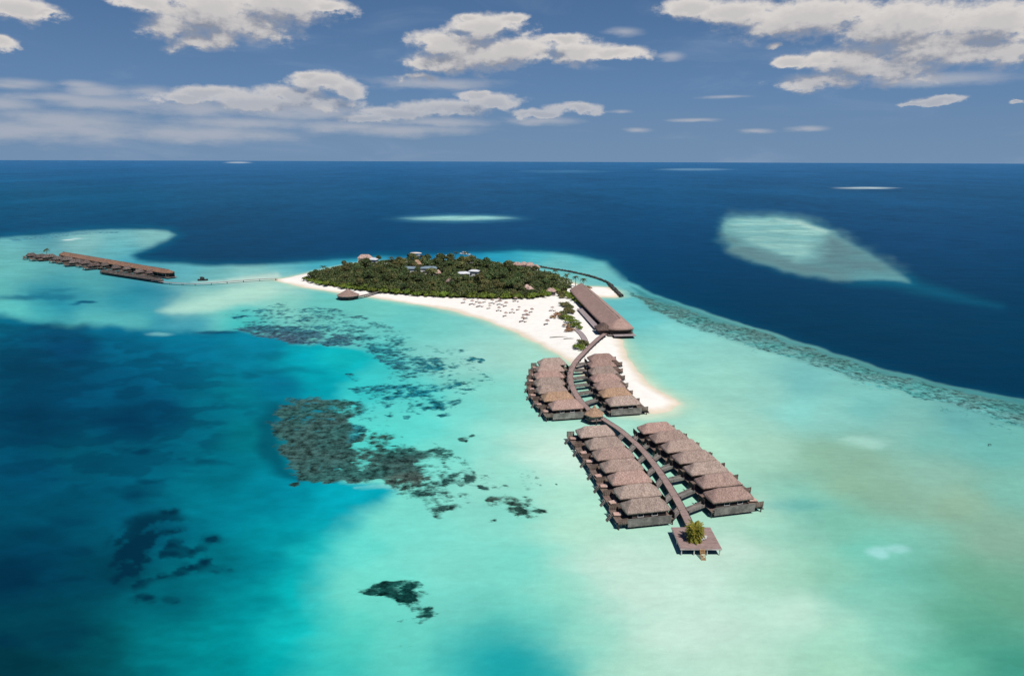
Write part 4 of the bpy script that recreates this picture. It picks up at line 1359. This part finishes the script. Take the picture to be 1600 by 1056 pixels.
# ------------------------------------------------------------------ stilt resort on the left shoal
la, lb = at(97, 401, 2.0), at(270, 431.5, 2.0)
long_house('stilt_hall', la, lb, 9.0, 4.4, 6.4, 4.0, THATCH_COP, 'very long copper brown roofed hall on the left shoal', 'hall', bays=16, seed=5)
lc, ld = at(158, 424, 2.0), at(254, 438.5, 2.0)
long_house('stilt_pier_house', lc, ld, 4.6, 2.2, 3.6, 2.2, THATCH_GREY, 'long low dark thatched house in front of the copper hall', 'house', bays=10, seed=9)
LA = [(50, 405.5), (64, 406), (78, 407.5), (92, 409.5), (106, 412), (120, 414.5), (134, 417.5), (148, 420), (165, 421), (182, 424), (200, 427), (218, 430.5), (236, 433)]
for i, (x, y) in enumerate(LA):
    p = at(x, y + (0.9 if i % 2 else -0.5), 0)
    v = copy_tree(VILLA, skip=('footbridge',))
    v.location = (p.x, p.y, 0)
    v.rotation_euler = (0, 0, R(38 + (i * 37) % 23))
    sc_ = (0.92 + 0.14 * ((i * 7) % 3 - 1)) if i < 8 else 0.66
    v.scale = (sc_, sc_ * 1.1, 0.95)
    for c in v.children:
        if c.name.split('.')[0] == 'roof':
            c.data = bpy.data.meshes.get('dark_roof') or roof_mesh('dark_roof', 10.8, 7.0, 3.4, 5.6, 2.6, 40, rough=0.25)
            if len(c.data.materials) == 0: c.data.materials.append(THATCH_GREY)
    if i == 0:
        lab = 'dark thatched stilt villa at the left tip of the shoal resort'
    elif i < 8:
        lab = 'dark thatched stilt villa, %s from the left tip of the shoal resort' % ORD[i]
    else:
        lab = 'small dark stilt hut beside the copper hall, %s from the walkway end' % ('nearest' if i == 12 else ORD[12 - i])
    tag(v, lab, 'villa', 'stilt villas on the left shoal')
pt = at(64, 404, 0)
palm('lone_palm', (pt.x + 3, pt.y + 4), 0.2, 7.5, 3.0, 22, 'lone dark palm standing above the left shoal villas', mat=LEAF_PALM_D, seed=9)
wl = [at(x, y, 1.5) for x, y in [(238, 438), (262, 441), (285, 442.5), (310, 443), (335, 441.5), (360, 439.5), (390, 437), (415, 435.5), (434, 435)]]
walkway('long_walkway', wl, 1.7, 'long thin grey walkway from the left resort to the beach', 'walkway', DECK_G, post_gap=9.0, rails=False)

# ------------------------------------------------------------------ breakwater
bw = [at(x, y, 0.7) for x, y in [(818, 413), (840, 416), (862, 419.5), (885, 423), (905, 427), (925, 432), (940, 437), (950, 441.5), (957, 449), (964, 456), (972, 463)]]
path = smooth_path(bw)
m = MB()
rr = random.Random(3)
fine = []
for i in range(len(path) - 1):
    for k in range(3): fine.append(path[i] + (path[i + 1] - path[i]) * (k / 3))
m.tube([p + Vector((rr.uniform(-0.3, 0.3), rr.uniform(-0.3, 0.3), -0.35 + rr.uniform(-0.2, 0.2))) for p in fine], [rr.uniform(0.75, 1.25) * (1.5 if i > len(fine) * 0.72 else 1.0) for i in range(len(fine))], 7)
o = m.build('breakwater', ROCK)
tag(o, 'thin curved dark rock breakwater beyond the long hall', 'breakwater')


# ------------------------------------------------------------------ boats
def boat(name, px, py, L, rz, label, hull, top, style):
    p = at(px, py, 0.5)
    r = thing(name, (p.x, p.y, 0), rz, label, 'boat')
    n = 12
    pts, fs = [], []
    for i in range(n + 1):
        t = i / n * 2 - 1
        w = L * 0.15 * max(0.04, (1 - max(0, t) ** 2.4)) * (1 - 0.25 * max(0, -t) ** 3)
        sh = 0.9 + 0.9 * max(0, t) ** 2 * (1.3 if style == 'dhoni' else 0.6) + 0.4 * max(0, -t) ** 3
        pts += [(t * L / 2, -w, sh), (t * L / 2, -w * 0.6, -0.5), (t * L / 2, w * 0.6, -0.5), (t * L / 2, w, sh)]
    for i in range(n):
        a, b = 4 * i, 4 * i + 4
        for k in range(3): fs.append((a + k, a + k + 1, b + k + 1, b + k))
        fs.append((a + 3, a, b, b + 3))
    fs += [(0, 3, 2, 1), (4 * n, 4 * n + 1, 4 * n + 2, 4 * n + 3)]
    MB().poly(pts, fs).build('hull', hull, r)
    if style == 'dhoni':
        m = MB()
        m.lathe([(1, 0), (0.98, 0.1), (0.8, 0.42), (0.4, 0.6), (0.05, 0.66)], 16)
        me = m.mesh('canopy', True)
        c = link('canopy', me, top, r)
        c.scale = (L * 0.36, L * 0.16, 1.4)
        c.location = (-0.6, 0, 3.0)
        for x in (-0.3, -0.1, 0.1, 0.22):
            for y in (-0.1, 0.1): MB().bar((x * L, y * L, 0.8), (x * L, y * L, 3.2), 0.12, 0.12).build('post', WHITE, r)
        MB().box((-L * 0.05, 0, 1.3), (L * 0.5, L * 0.2, 0.7)).build('cabin', WHITE, r)
    else:
        MB().box((-L * 0.05, 0, 1.75), (L * 0.42, L * 0.21, 1.5), 0, 0.86).build('cabin', top, r)
        MB().box((-L * 0.05, 0, 1.8), (L * 0.36, L * 0.214, 0.5)).build('window', GLASS, r)
        MB().box((-L * 0.12, 0, 2.75), (L * 0.3, L * 0.2, 0.12)).build('roof', top, r)
        for x in (-0.24, 0.0):
            for y in (-0.085, 0.085): MB().bar((x * L, y * L, 2.3), (x * L, y * L, 2.72), 0.08, 0.08).build('post', WHITE, r)
    return r


boat('wooden_boat', 649, 400, 16, R(172), 'dark wooden boat with pale canopy, leftmost of three beyond the trees', HULLD, CLOTH, 'dhoni')
boat('motor_boat', 689, 400.5, 11, R(20), 'bulky white motor boat, middle of three beyond the trees', WHITE, WHITE, 'motor')
boat('speed_boat', 727, 397.5, 11, R(-25), 'slim white boat, rightmost of three beyond the trees', WHITE, WHITE, 'motor')
boat('skiff', 317, 437.5, 7, R(10), 'tiny dark skiff just above the long grey walkway', HULLD, HULLD, 'motor')

# ------------------------------------------------------------------ houses among the trees
def house(name, px, py, L, Wd, h, zr, rz, roofm, wallm, label, cat='house', group=None, hip=None):
    L, Wd, zr = L * 0.82, Wd * 0.82, h + (zr - h) * 0.8
    p = at(px, py, 1.5)
    r = thing(name, (p.x, p.y, 1.4), rz, label, cat, group)
    link('roof', roof_mesh('roof', L, Wd, h, zr, hip or Wd * 0.4, int(px) % 50, nx=16, ny=10, rough=0.05, bow=0.05, thick=0.25), roofm, r)
    MB().box((0, 0, h / 2 - 0.2), (L - 1.4, Wd - 1.4, h + 0.2)).build('wall', wallm, r)
    for x in (-L * 0.25, L * 0.25):
        MB().box((x, -Wd / 2 + 0.67, h * 0.55), (1.4, 0.08, 1.2)).build('window', GLASS, r)
    MB().box((0, -Wd / 2 + 0.67, 1.0), (1.1, 0.08, 2.1)).build('door', TIMBER_D, r)
    return p


CLEAR = []


def add_house(*a, clear=8, **k):
    p = house(*a, **k)
    CLEAR.append((p.x, p.y, clear))


add_house('sheet_roof_house', 640, 430, 17, 11, 5.6, 7.0, R(-4), BLUEROOF, WHITE, 'left end house of the long blue grey roof in the forest', clear=11)
add_house('sheet_roof_house', 671, 430, 17, 11, 5.8, 7.2, R(2), BLUEROOF, WHITE, 'right end house of the long blue grey roof in the forest', clear=11)
add_house('thatched_house', 652, 422, 9, 8, 5.0, 9.0, R(10), THATCH_NEW, TIMBER, 'peaked orange thatched house behind the blue grey roofs', clear=7)
add_house('metal_roof_house', 724, 438, 12, 9, 5.4, 6.8, R(5), PALEROOF, WHITE, 'pale metal roofed house with broad front, middle of the forest', clear=11)
add_house('metal_roof_house', 741, 434, 10, 7, 5.2, 6.4, R(-12), PALEROOF, WHITE, 'pale roofed house right of the broad pale one in the forest', clear=8)
add_house('thatched_house', 571, 413, 15, 9, 5.5, 9.0, R(-6), PINKTHATCH, CLOTH, 'pink roofed building at the back left edge of the forest', clear=9)
add_house('thatched_house', 584, 415, 9, 7, 5.2, 7.0, R(-14), PALEROOF, WHITE, 'small pale roofed house beside the pink roofed building', clear=7)
for i, (x, y) in enumerate([(808, 422), (818, 421.5), (828, 422.5), (836, 426)]):
    add_house('pink_roof_house', x, y, 9, 7, 4.2, 7.0, R(-20 + 17 * i), PINKTHATCH, CLOTH, 'pink thatched house at the back right forest edge, %s from the left' % ['first', 'second', 'third', 'fourth'][i], group='pink houses behind the forest', clear=7)
for i, (x, y) in enumerate([(791, 453), (807, 455.5), (823, 456), (828, 459)]):
    add_house('garden_hut', x, y, 5.5, 5, 3.2, 5.6, R(15 * i), PINKTHATCH, TIMBER, 'small pale hut roof in the front right canopy, %s from the left' % ['first', 'second', 'third', 'fourth'][i], group='hut roofs in the front of the forest', cat='hut', clear=4.5)
add_house('garden_hut', 703, 448, 6.5, 6, 3.6, 7.0, R(35), PINKTHATCH, TIMBER, 'lone pale hut roof low in the middle of the forest', cat='hut', clear=4.5)
add_house('garden_hut', 684, 436, 6.5, 6, 4.6, 7.6, R(5), PINKTHATCH, TIMBER, 'pinkish hut roof just below the blue grey roofs', cat='hut', clear=4.5)
add_house('beach_bar', 861, 461, 8, 6, 2.8, 5.2, R(-15), PINKTHATCH, TIMBER, 'low reddish thatched beach bar where forest meets the sand', cat='bar', clear=5)


# ------------------------------------------------------------------ trees
def cards_mesh(name, C, Nn, size, seed, aspect=1.0):
    """leaf cards: bent quads at centres C facing roughly Nn"""
    g = np.random.default_rng(seed)
    n = len(C)
    Nn = Nn + g.normal(0, 0.45, (n, 3))
    Nn /= np.linalg.norm(Nn, axis=1)[:, None] + 1e-9
    a = np.cross(Nn, g.normal(0, 1, (n, 3)))
    a /= np.linalg.norm(a, axis=1)[:, None] + 1e-9
    b = np.cross(Nn, a)
    s = size * g.uniform(0.6, 1.35, n)[:, None]
    q = np.stack([C - a * s, C - b * s * aspect + Nn * s * 0.15, C + a * s, C + b * s * aspect - Nn * s * 0.15], 1)
    V = q.reshape(-1, 3)
    return quad_mesh(name, V, np.arange(4 * n).reshape(-1, 4))


def crown(kind, seed):
    g = np.random.default_rng(seed)
    C, Nn = [], []
    if kind == 'broad':
        lobes = [(g.uniform(-1.7, 1.7), g.uniform(-1.7, 1.7), g.uniform(4.6, 6.6), g.uniform(1.3, 2.1)) for _ in range(8)] + [(0, 0, 6.2, 2.2)]
        per, size = 95, 0.36
    elif kind == 'shrub':
        lobes = [(g.uniform(-2.2, 2.2), g.uniform(-2.2, 2.2), g.uniform(0.9, 1.9), g.uniform(0.9, 1.5)) for _ in range(7)] + [(0, 0, 1.7, 1.6)]
        per, size = 70, 0.32
    elif kind == 'cas':
        lobes = []
        for k in range(11):
            z = 2.2 + 8.0 * k / 11
            w = 1.9 * (1 - (k / 12.0) ** 1.4) + 0.2
            lobes.append((g.uniform(-0.5, 0.5) * w, g.uniform(-0.5, 0.5) * w, z, w * 0.85))
        per, size = 70, 0.32
    for x, y, z, r in lobes:
        d = g.normal(0, 1, (per, 3))
        d[:, 2] = np.where(d[:, 2] < -0.35, -d[:, 2], d[:, 2])
        d /= np.linalg.norm(d, axis=1)[:, None]
        rad = r * g.uniform(0.62, 1.06, per)[:, None]
        C.append(np.array([x, y, z]) + d * rad * [1, 1, 0.82])
        Nn.append(d + [0, 0, 0.35])
    return cards_mesh('crown', np.concatenate(C), np.concatenate(Nn), size, seed + 1, 0.8 if kind != 'cas' else 0.35)


def trunk_mesh(h, r, seed, limbs=True):
    g = random.Random(seed)
    m = MB()
    m.tube([(0, 0, -0.4), (0.1, 0.05, h * 0.45), (g.uniform(-0.3, 0.3), g.uniform(-0.3, 0.3), h)], [r, r * 0.75, r * 0.4], 6)
    if limbs:
        for k in range(4):
            a = g.uniform(0, 6.28)
            z = h * g.uniform(0.45, 0.75)
            m.tube([(0.05, 0.02, z), (math.cos(a) * 0.9, math.sin(a) * 0.9, z + 0.9), (math.cos(a) * 1.7, math.sin(a) * 1.7, z + 1.9)], [r * 0.5, r * 0.35, r * 0.15], 5)
    return m.mesh('trunk', True)


FOREST = [tuple(at(x, y, 1.5)[:2]) for x, y in [(476, 437.5), (500, 444), (540, 450), (600, 457), (660, 462.5), (720, 466), (780, 468), (830, 467.5), (852, 464), (858, 459), (872, 457), (886, 455), (893, 450), (897, 446), (884, 440), (868, 433), (845, 428), (805, 420.5), (770, 414), (720, 411), (650, 410.5), (590, 412.5), (550, 417), (515, 424), (492, 430)]]


def proto_tree(name, kind, seed, leaf, h, r, label, cat='tree', group=None):
    root = thing(name, (0, 0, 0), 0, label, cat, group)
    link('crown', crown(kind, seed), leaf, root)
    link('trunk', trunk_mesh(h, r, seed, kind == 'broad'), BARK, root)
    return root


KT = {
    'dark': [proto_tree('broadleaf_tree', 'broad', s, LEAF, 5.6, 0.24, 'dark green broadleaf tree in the dense island forest', group='dark broadleaf trees of the island forest') for s in (1, 2, 3)],
    'olive': [proto_tree('broadleaf_tree', 'broad', s, LEAF_OL, 5.6, 0.24, 'olive brown broadleaf tree in the dense island forest', group='olive broadleaf trees of the island forest') for s in (4, 5)],
    'cas': [proto_tree('feathery_tree', 'cas', s, LEAF_CAS, 9.0, 0.2, 'tall feathery dark tree in the right part of the forest', group='feathery trees of the island forest') for s in (6, 7)],
    'shrub': [proto_tree('beach_shrub', 'shrub', s, LEAF_BR, 1.6, 0.14, 'low bright green shrub along the front edge of the forest', 'shrub', 'bright shrubs along the forest edge') for s in (8, 9)],
}
used = {k: [False] * len(v) for k, v in KT.items()}


def plant(kind, x, y, s, rr, label=None, group=None):
    i = rr.randrange(len(KT[kind]))
    if not used[kind][i]:
        o = KT[kind][i]
        used[kind][i] = True
        if label: o['label'] = label
    else:
        src = KT[kind][i]
        o = copy_tree(src)
        o['label'] = label or src['label']
    if group: o['group'] = group
    o.location = (x, y, ground_z(x, y) - 0.05)
    o.rotation_euler = (0, 0, rr.uniform(0, 6.28))
    o.scale = (s, s * rr.uniform(0.9, 1.1), s * rr.uniform(0.85, 1.12))
    return o


def forest_floor():
    p = np.array(FOREST)
    xs = np.arange(p[:, 0].min() - 3, p[:, 0].max() + 3, 2.2)
    ys = np.arange(p[:, 1].min() - 3, p[:, 1].max() + 3, 2.2)
    X, Y = np.meshgrid(xs, ys)
    sd = sd_poly(X, Y, FOREST) + (fbm(X / 5, Y / 5, 3, 90) - 0.5) * 3
    Z, _ = beach_height(X, Y)
    Z = np.maximum(Z, 0.0) + 0.06 - np.clip(sd + 1, 0, 3) * 0.25
    keep = sd < 0.5
    cell = keep[:-1, :-1] & keep[1:, :-1] & keep[:-1, 1:] & keep[1:, 1:]
    idx = np.arange(X.size).reshape(X.shape)
    quads = np.stack([idx[:-1, :-1], idx[:-1, 1:], idx[1:, 1:], idx[1:, :-1]], -1)[cell]
    us = np.unique(quads)
    rm = np.full(X.size, -1)
    rm[us] = np.arange(len(us))
    me = quad_mesh('forest_floor', np.stack([X.ravel(), Y.ravel(), Z.ravel()], -1)[us], rm[quads], True)
    tag(link('forest_floor', me, rough_mat('leaf_litter', (58, 56, 40), (96, 88, 64), 0.5, bump=0.4)), kind='structure')


forest_floor()


def build_forest():
    rr = random.Random(21)
    fx, fy = np.array(FOREST)[:, 0], np.array(FOREST)[:, 1]
    # front edge shrubs, in a brighter leaf green
    fr = [Vector((x, y, 0)) for x, y in FOREST[:11]]
    k = 0
    for i in range(len(fr) - 1):
        a, b = fr[i], fr[i + 1]
        L = (b - a).length
        n = max(1, int(L / 4.6))
        for j in range(n):
            for row in range(2 if i > 1 else 1):
                p = a + (b - a) * ((j + rr.uniform(0.2, 0.8)) / n)
                plant('shrub', p.x + rr.uniform(-1, 1), p.y + 1.5 + row * 5.0 + rr.uniform(-1, 1), rr.uniform(0.85, 1.25), rr)
                k += 1
    # the wood itself
    cand = []
    tries = 0
    while tries < 60000 and len(cand) < 215:
        tries += 1
        x, y = rr.uniform(fx.min(), fx.max()), rr.uniform(fy.min(), fy.max())
        if sd_poly(np.array([x]), np.array([y]), FOREST)[0] > -2.0: continue
        if any((x - a) ** 2 + (y - b) ** 2 < 6.9 ** 2 for a, b in cand): continue
        if any((x - a) ** 2 + (y + 2 - b) ** 2 < c * c for a, b, c in CLEAR): continue
        cand.append((x, y))
    for x, y in cand:
        d = -sd_poly(np.array([x]), np.array([y]), FOREST)[0]
        right = x > 5 + 12 * rr.random()
        if right and rr.random() < 0.72: kind = 'cas'
        else: kind = 'olive' if (rr.random() < (0.5 if d < 28 else 0.3)) else 'dark'
        s = rr.choice((0.7, 0.85, 0.95, 1.05, 1.3)) * rr.uniform(0.92, 1.08) * (0.72 if d < 14 else 1.0)
        if kind == 'cas': s *= 0.82
        if -70 < x < -40 and y > 545 and rr.random() < 0.8:
            kind, s = 'dark', rr.uniform(1.1, 1.35)
        plant(kind, x, y, s, rr)
    print('forest trees', len(cand), 'shrubs', k)
    # undergrowth and small crowns that close the canopy
    g = np.random.default_rng(5)
    n0 = 120000
    X, Y = g.uniform(fx.min(), fx.max(), n0), g.uniform(fy.min(), fy.max(), n0)
    sd = sd_poly(X, Y, FOREST)
    ok = sd < -0.8
    for a, b, c in CLEAR:
        ok &= ((X - a) ** 2 + (Y + 1 - b) ** 2) > (c * 0.8) ** 2
    X, Y, sd = X[ok], Y[ok], sd[ok]
    lump = fbm(X / 5.5, Y / 5.5, 3, 77)
    H = 1.2 + np.clip(-sd / 12, 0, 1) * 1.8 + lump * 3.4
    Z = 1.2 + H - g.uniform(0, 1.1, len(X))
    gx = fbm((X + 0.5) / 5.5, Y / 5.5, 3, 77) - fbm((X - 0.5) / 5.5, Y / 5.5, 3, 77)
    gy = fbm(X / 5.5, (Y + 0.5) / 5.5, 3, 77) - fbm(X / 5.5, (Y - 0.5) / 5.5, 3, 77)
    Nn = np.stack([-gx * 3.4, -gy * 3.4, np.ones_like(gx)], -1)
    me = cards_mesh('forest_undergrowth', np.stack([X, Y, Z], -1), Nn, 0.5, 6, 0.8)
    o = link('forest_undergrowth', me, leaf_mat('undergrowth_leaves', (60, 78, 46), (100, 110, 66), (128, 130, 82), 0.0))
    tag(o, 'dense dark green undergrowth closing the island forest canopy', 'undergrowth', kind='stuff')


build_forest()


# palms that stand above the wood
def small_palms():
    rr = random.Random(8)
    spots = [(886, 441, 'tall palm behind the far end of the long hall, leftmost of three'), (899, 447, 'tall palm behind the far end of the long hall, middle of three'), (911, 448, 'tall palm behind the far end of the long hall, rightmost of three'),
             (505, 424, 'lone small palm at the back left forest edge'), (868, 436, 'tall palm on the right forest shoulder'), (712, 410.5, 'left of two tall palms above the back of the forest'), (728, 410, 'right of two tall palms above the back of the forest')]
    for i, (x, y, lab) in enumerate(spots):
        p = at(x, y, 1.2)
        palm('coconut_palm', (p.x, p.y), 1.2, rr.uniform(5.2, 6.6) if i not in (3, 5, 6) else (4.0 if i == 3 else 8.5), 3.0, 16, lab, 'coconut palms of the island', LEAF_PALM_D, seed=40 + i)
    for i, (x, y) in enumerate([(540, 428), (575, 424), (612, 420), (600, 436), (660, 417), (690, 419), (760, 424), (785, 432), (752, 444), (820, 436), (846, 444), (866, 448), (640, 446), (702, 440)]):
        p = at(x, y, 1.2)
        palm('forest_palm', (p.x, p.y), 1.2, rr.uniform(7.0, 8.6), 3.2, 18, 'coconut palm crown rising just above the dense island forest', 'palm crowns in the island forest', LEAF_PALM_D, seed=70 + i)
    p = at(914, 453, 1.2)
    plant_dry('dry_shrub', p.x, p.y, 1.5, rr, 'yellowish dry shrub at the far right end of the long hall')


DRY = []


def plant_dry(name, x, y, s, rr, label):
    if not DRY:
        o = proto_tree(name, 'shrub', 12, LEAF_DRY, 1.4, 0.12, label, 'shrub', 'dry brown shrubs on the sand')
        DRY.append(o)
    else:
        o = copy_tree(DRY[0])
        tag(o, label)
    o.location = (x, y, ground_z(x, y) - 0.05)
    o.rotation_euler = (0, 0, rr.uniform(0, 6))
    o.scale = (s, s, s * 0.8)


small_palms()

# shrubs in the strip down the beach
def strip():
    rr = random.Random(13)
    kinds = {'g': [], 'd': []}
    S_ = [(876, 463, 1.0, 'd'), (882, 462, 1.1, 'g'), (889, 463, 1.1, 'g'), (878, 466, 0.8, 'd'), (892, 467, 1.0, 'g'), (898, 470, 0.9, 'g'), (904, 474, 0.8, 'g'), (908, 479, 0.8, 'g'),
          (879, 478, 0.9, 'd'), (885, 480, 1.0, 'd'), (890, 484, 1.0, 'd'), (887, 488, 1.0, 'd'), (893, 490, 0.9, 'd'), (880, 493, 0.9, 'd'), (877, 498, 0.8, 'd'), (885, 499, 0.9, 'g'), (892, 499, 0.9, 'g'), (888, 504, 0.8, 'g'),
          (897, 504, 0.8, 'g'), (893, 511, 0.7, 'g'), (900, 512, 0.8, 'g'), (906, 514, 0.6, 'g'), (901, 508, 0.7, 'g'),
          (908, 537, 0.8, 'd'), (911, 541, 0.9, 'd'), (904, 545, 0.8, 'g'), (911, 547, 0.7, 'g'), (899, 543, 0.5, 'd'), (917, 540, 0.5, 'd')]
    protos = {'g': KT['shrub'], 'd': KT['olive']}
    where = lambda x, y: ('beside the near end of the curved plank path' if y > 530 else 'in the shrub strip above the curved plank path' if y > 490 else 'in the shrub strip left of the long hall' if y > 475 else 'between forest corner and long hall')
    for x, y, s, k in S_:
        p = on_sand(x, y)
        if k == 'g':
            lab = 'bright green shrub ' + where(x, y)
            o = copy_tree(KT['shrub'][rr.randrange(2)])
            tag(o, lab, 'shrub', 'green shrubs ' + where(x, y))
        else:
            lab = 'dull olive bush ' + where(x, y)
            o = copy_tree(KT['shrub'][rr.randrange(2)])
            for c in o.children:
                if c.name.split('.')[0] == 'crown':
                    c.data = olive_shrub
            o.name = 'olive_bush'
            tag(o, lab, 'bush', 'olive bushes ' + where(x, y))
        o.location = (p.x, p.y, p.z - 0.05)
        o.rotation_euler = (0, 0, rr.uniform(0, 6))
        o.scale = (s, s, s * rr.uniform(0.8, 1.2))
    for x, y, s, lab in [(873, 493, 0.8, 'dry brown brush left of the shrub strip'), (866, 497, 0.7, 'pale dry brush farthest left on the open sand'), (884, 511, 0.8, 'reddish dry brush at the top of the plank path'), (888, 517, 0.9, 'reddish dry brush left of the plank path')]:
        p = on_sand(x, y)
        plant_dry('dry_shrub', p.x, p.y, s, rr, lab)


olive_shrub = crown('shrub', 30)
olive_shrub.materials.append(LEAF_OL)
strip()


# ------------------------------------------------------------------ beach parasols, loungers, logs
def make_parasol():
    r = thing('parasol', (0, 0, 0))
    MB().tube([(0, 0, -0.2), (0, 0, 2.5)], [0.06, 0.05], 6).build('pole', TIMBER_D, r)
    MB().lathe([(1.25, 2.05), (1.3, 2.2), (0.8, 2.5), (0.25, 2.85), (0.04, 2.95)], 10).build('canopy', THATCH, r)
    return r


def make_lounger():
    r = thing('sun_lounger', (0, 0, 0))
    f = MB()
    f.box((0, 0, 0.26), (1.9, 0.7, 0.08))
    for x in (-0.8, 0.8):
        for y in (-0.28, 0.28): f.box((x, y, 0.1), (0.08, 0.08, 0.3))
    f.build('frame', TIMBER_D, r)
    MB().box((-0.25, 0, 0.35), (1.4, 0.66, 0.09)).build('mattress', PINKCLOTH, r)
    m = MB()
    m.poly([(0.45, -0.33, 0.32), (0.45, 0.33, 0.32), (1.0, 0.33, 0.8), (1.0, -0.33, 0.8), (0.52, -0.33, 0.28), (0.52, 0.33, 0.28), (1.08, 0.33, 0.76), (1.08, -0.33, 0.76)], [(0, 1, 2, 3), (7, 6, 5, 4), (0, 4, 5, 1), (2, 6, 7, 3), (1, 5, 6, 2), (3, 7, 4, 0)])
    m.build('backrest', PINKCLOTH, r)
    return r


PAR, LOU = make_parasol(), make_lounger()
rr = random.Random(31)
SPOTS = [(726, 473), (738, 475.5), (746.5, 471.5), (750, 479), (758, 472.5), (769, 474), (779, 471), (781, 476), (765.5, 482), (779.5, 485.5), (791, 478.5), (800.5, 488.5), (790.5, 494), (806, 471), (811, 484), (822, 492), (831, 488), (817, 502.5), (823, 498), (863, 485.5), (855, 507)]
for i, (x, y) in enumerate(SPOTS):
    p = on_sand(x, y)
    o = PAR if i == 0 else copy_tree(PAR)
    o.location = (p.x, p.y, p.z)
    o.rotation_euler = (R(rr.uniform(-4, 4)), R(rr.uniform(-4, 4)), rr.uniform(0, 6))
    s = rr.uniform(0.75, 1.1)
    o.scale = (s, s, s)
    tag(o, 'small dark thatched parasol standing on the open white beach', 'parasol', 'thatched parasols scattered on the beach')
    for k in range(1 + (i % 2)):
        l = LOU if i == 0 and k == 0 else copy_tree(LOU)
        a = rr.uniform(-0.5, 0.5) - 2.2
        q = Vector((p.x + 1.3 * (k * 2 - 1) * s, p.y - 0.9 + rr.uniform(-0.4, 0.4), 0))
        l.location = (q.x, q.y, ground_z(q.x, q.y))
        l.rotation_euler = (0, 0, a)
        tag(l, 'sun lounger in the shade of a thatched beach parasol', 'lounger', 'sun loungers under the beach parasols')
for x, y, L, lab in [(873, 527, 9, 'long thin grey log lying on the sand above the left villas'), (888.5, 529.5, 5, 'short thin grey log lying near the curved boardwalk')]:
    p = on_sand(x, y)
    o = MB().tube([(-L / 2, 0, 0.15), (-L / 6, 0.12, 0.22), (L / 5, 0.05, 0.2), (L / 2, -0.1, 0.12)], [0.16, 0.24, 0.22, 0.12], 7).build('driftwood_log', TIMBER, None, True)
    o.location = (p.x, p.y, p.z)
    o.rotation_euler = (0, 0, R(8))
    tag(o, lab, 'log')
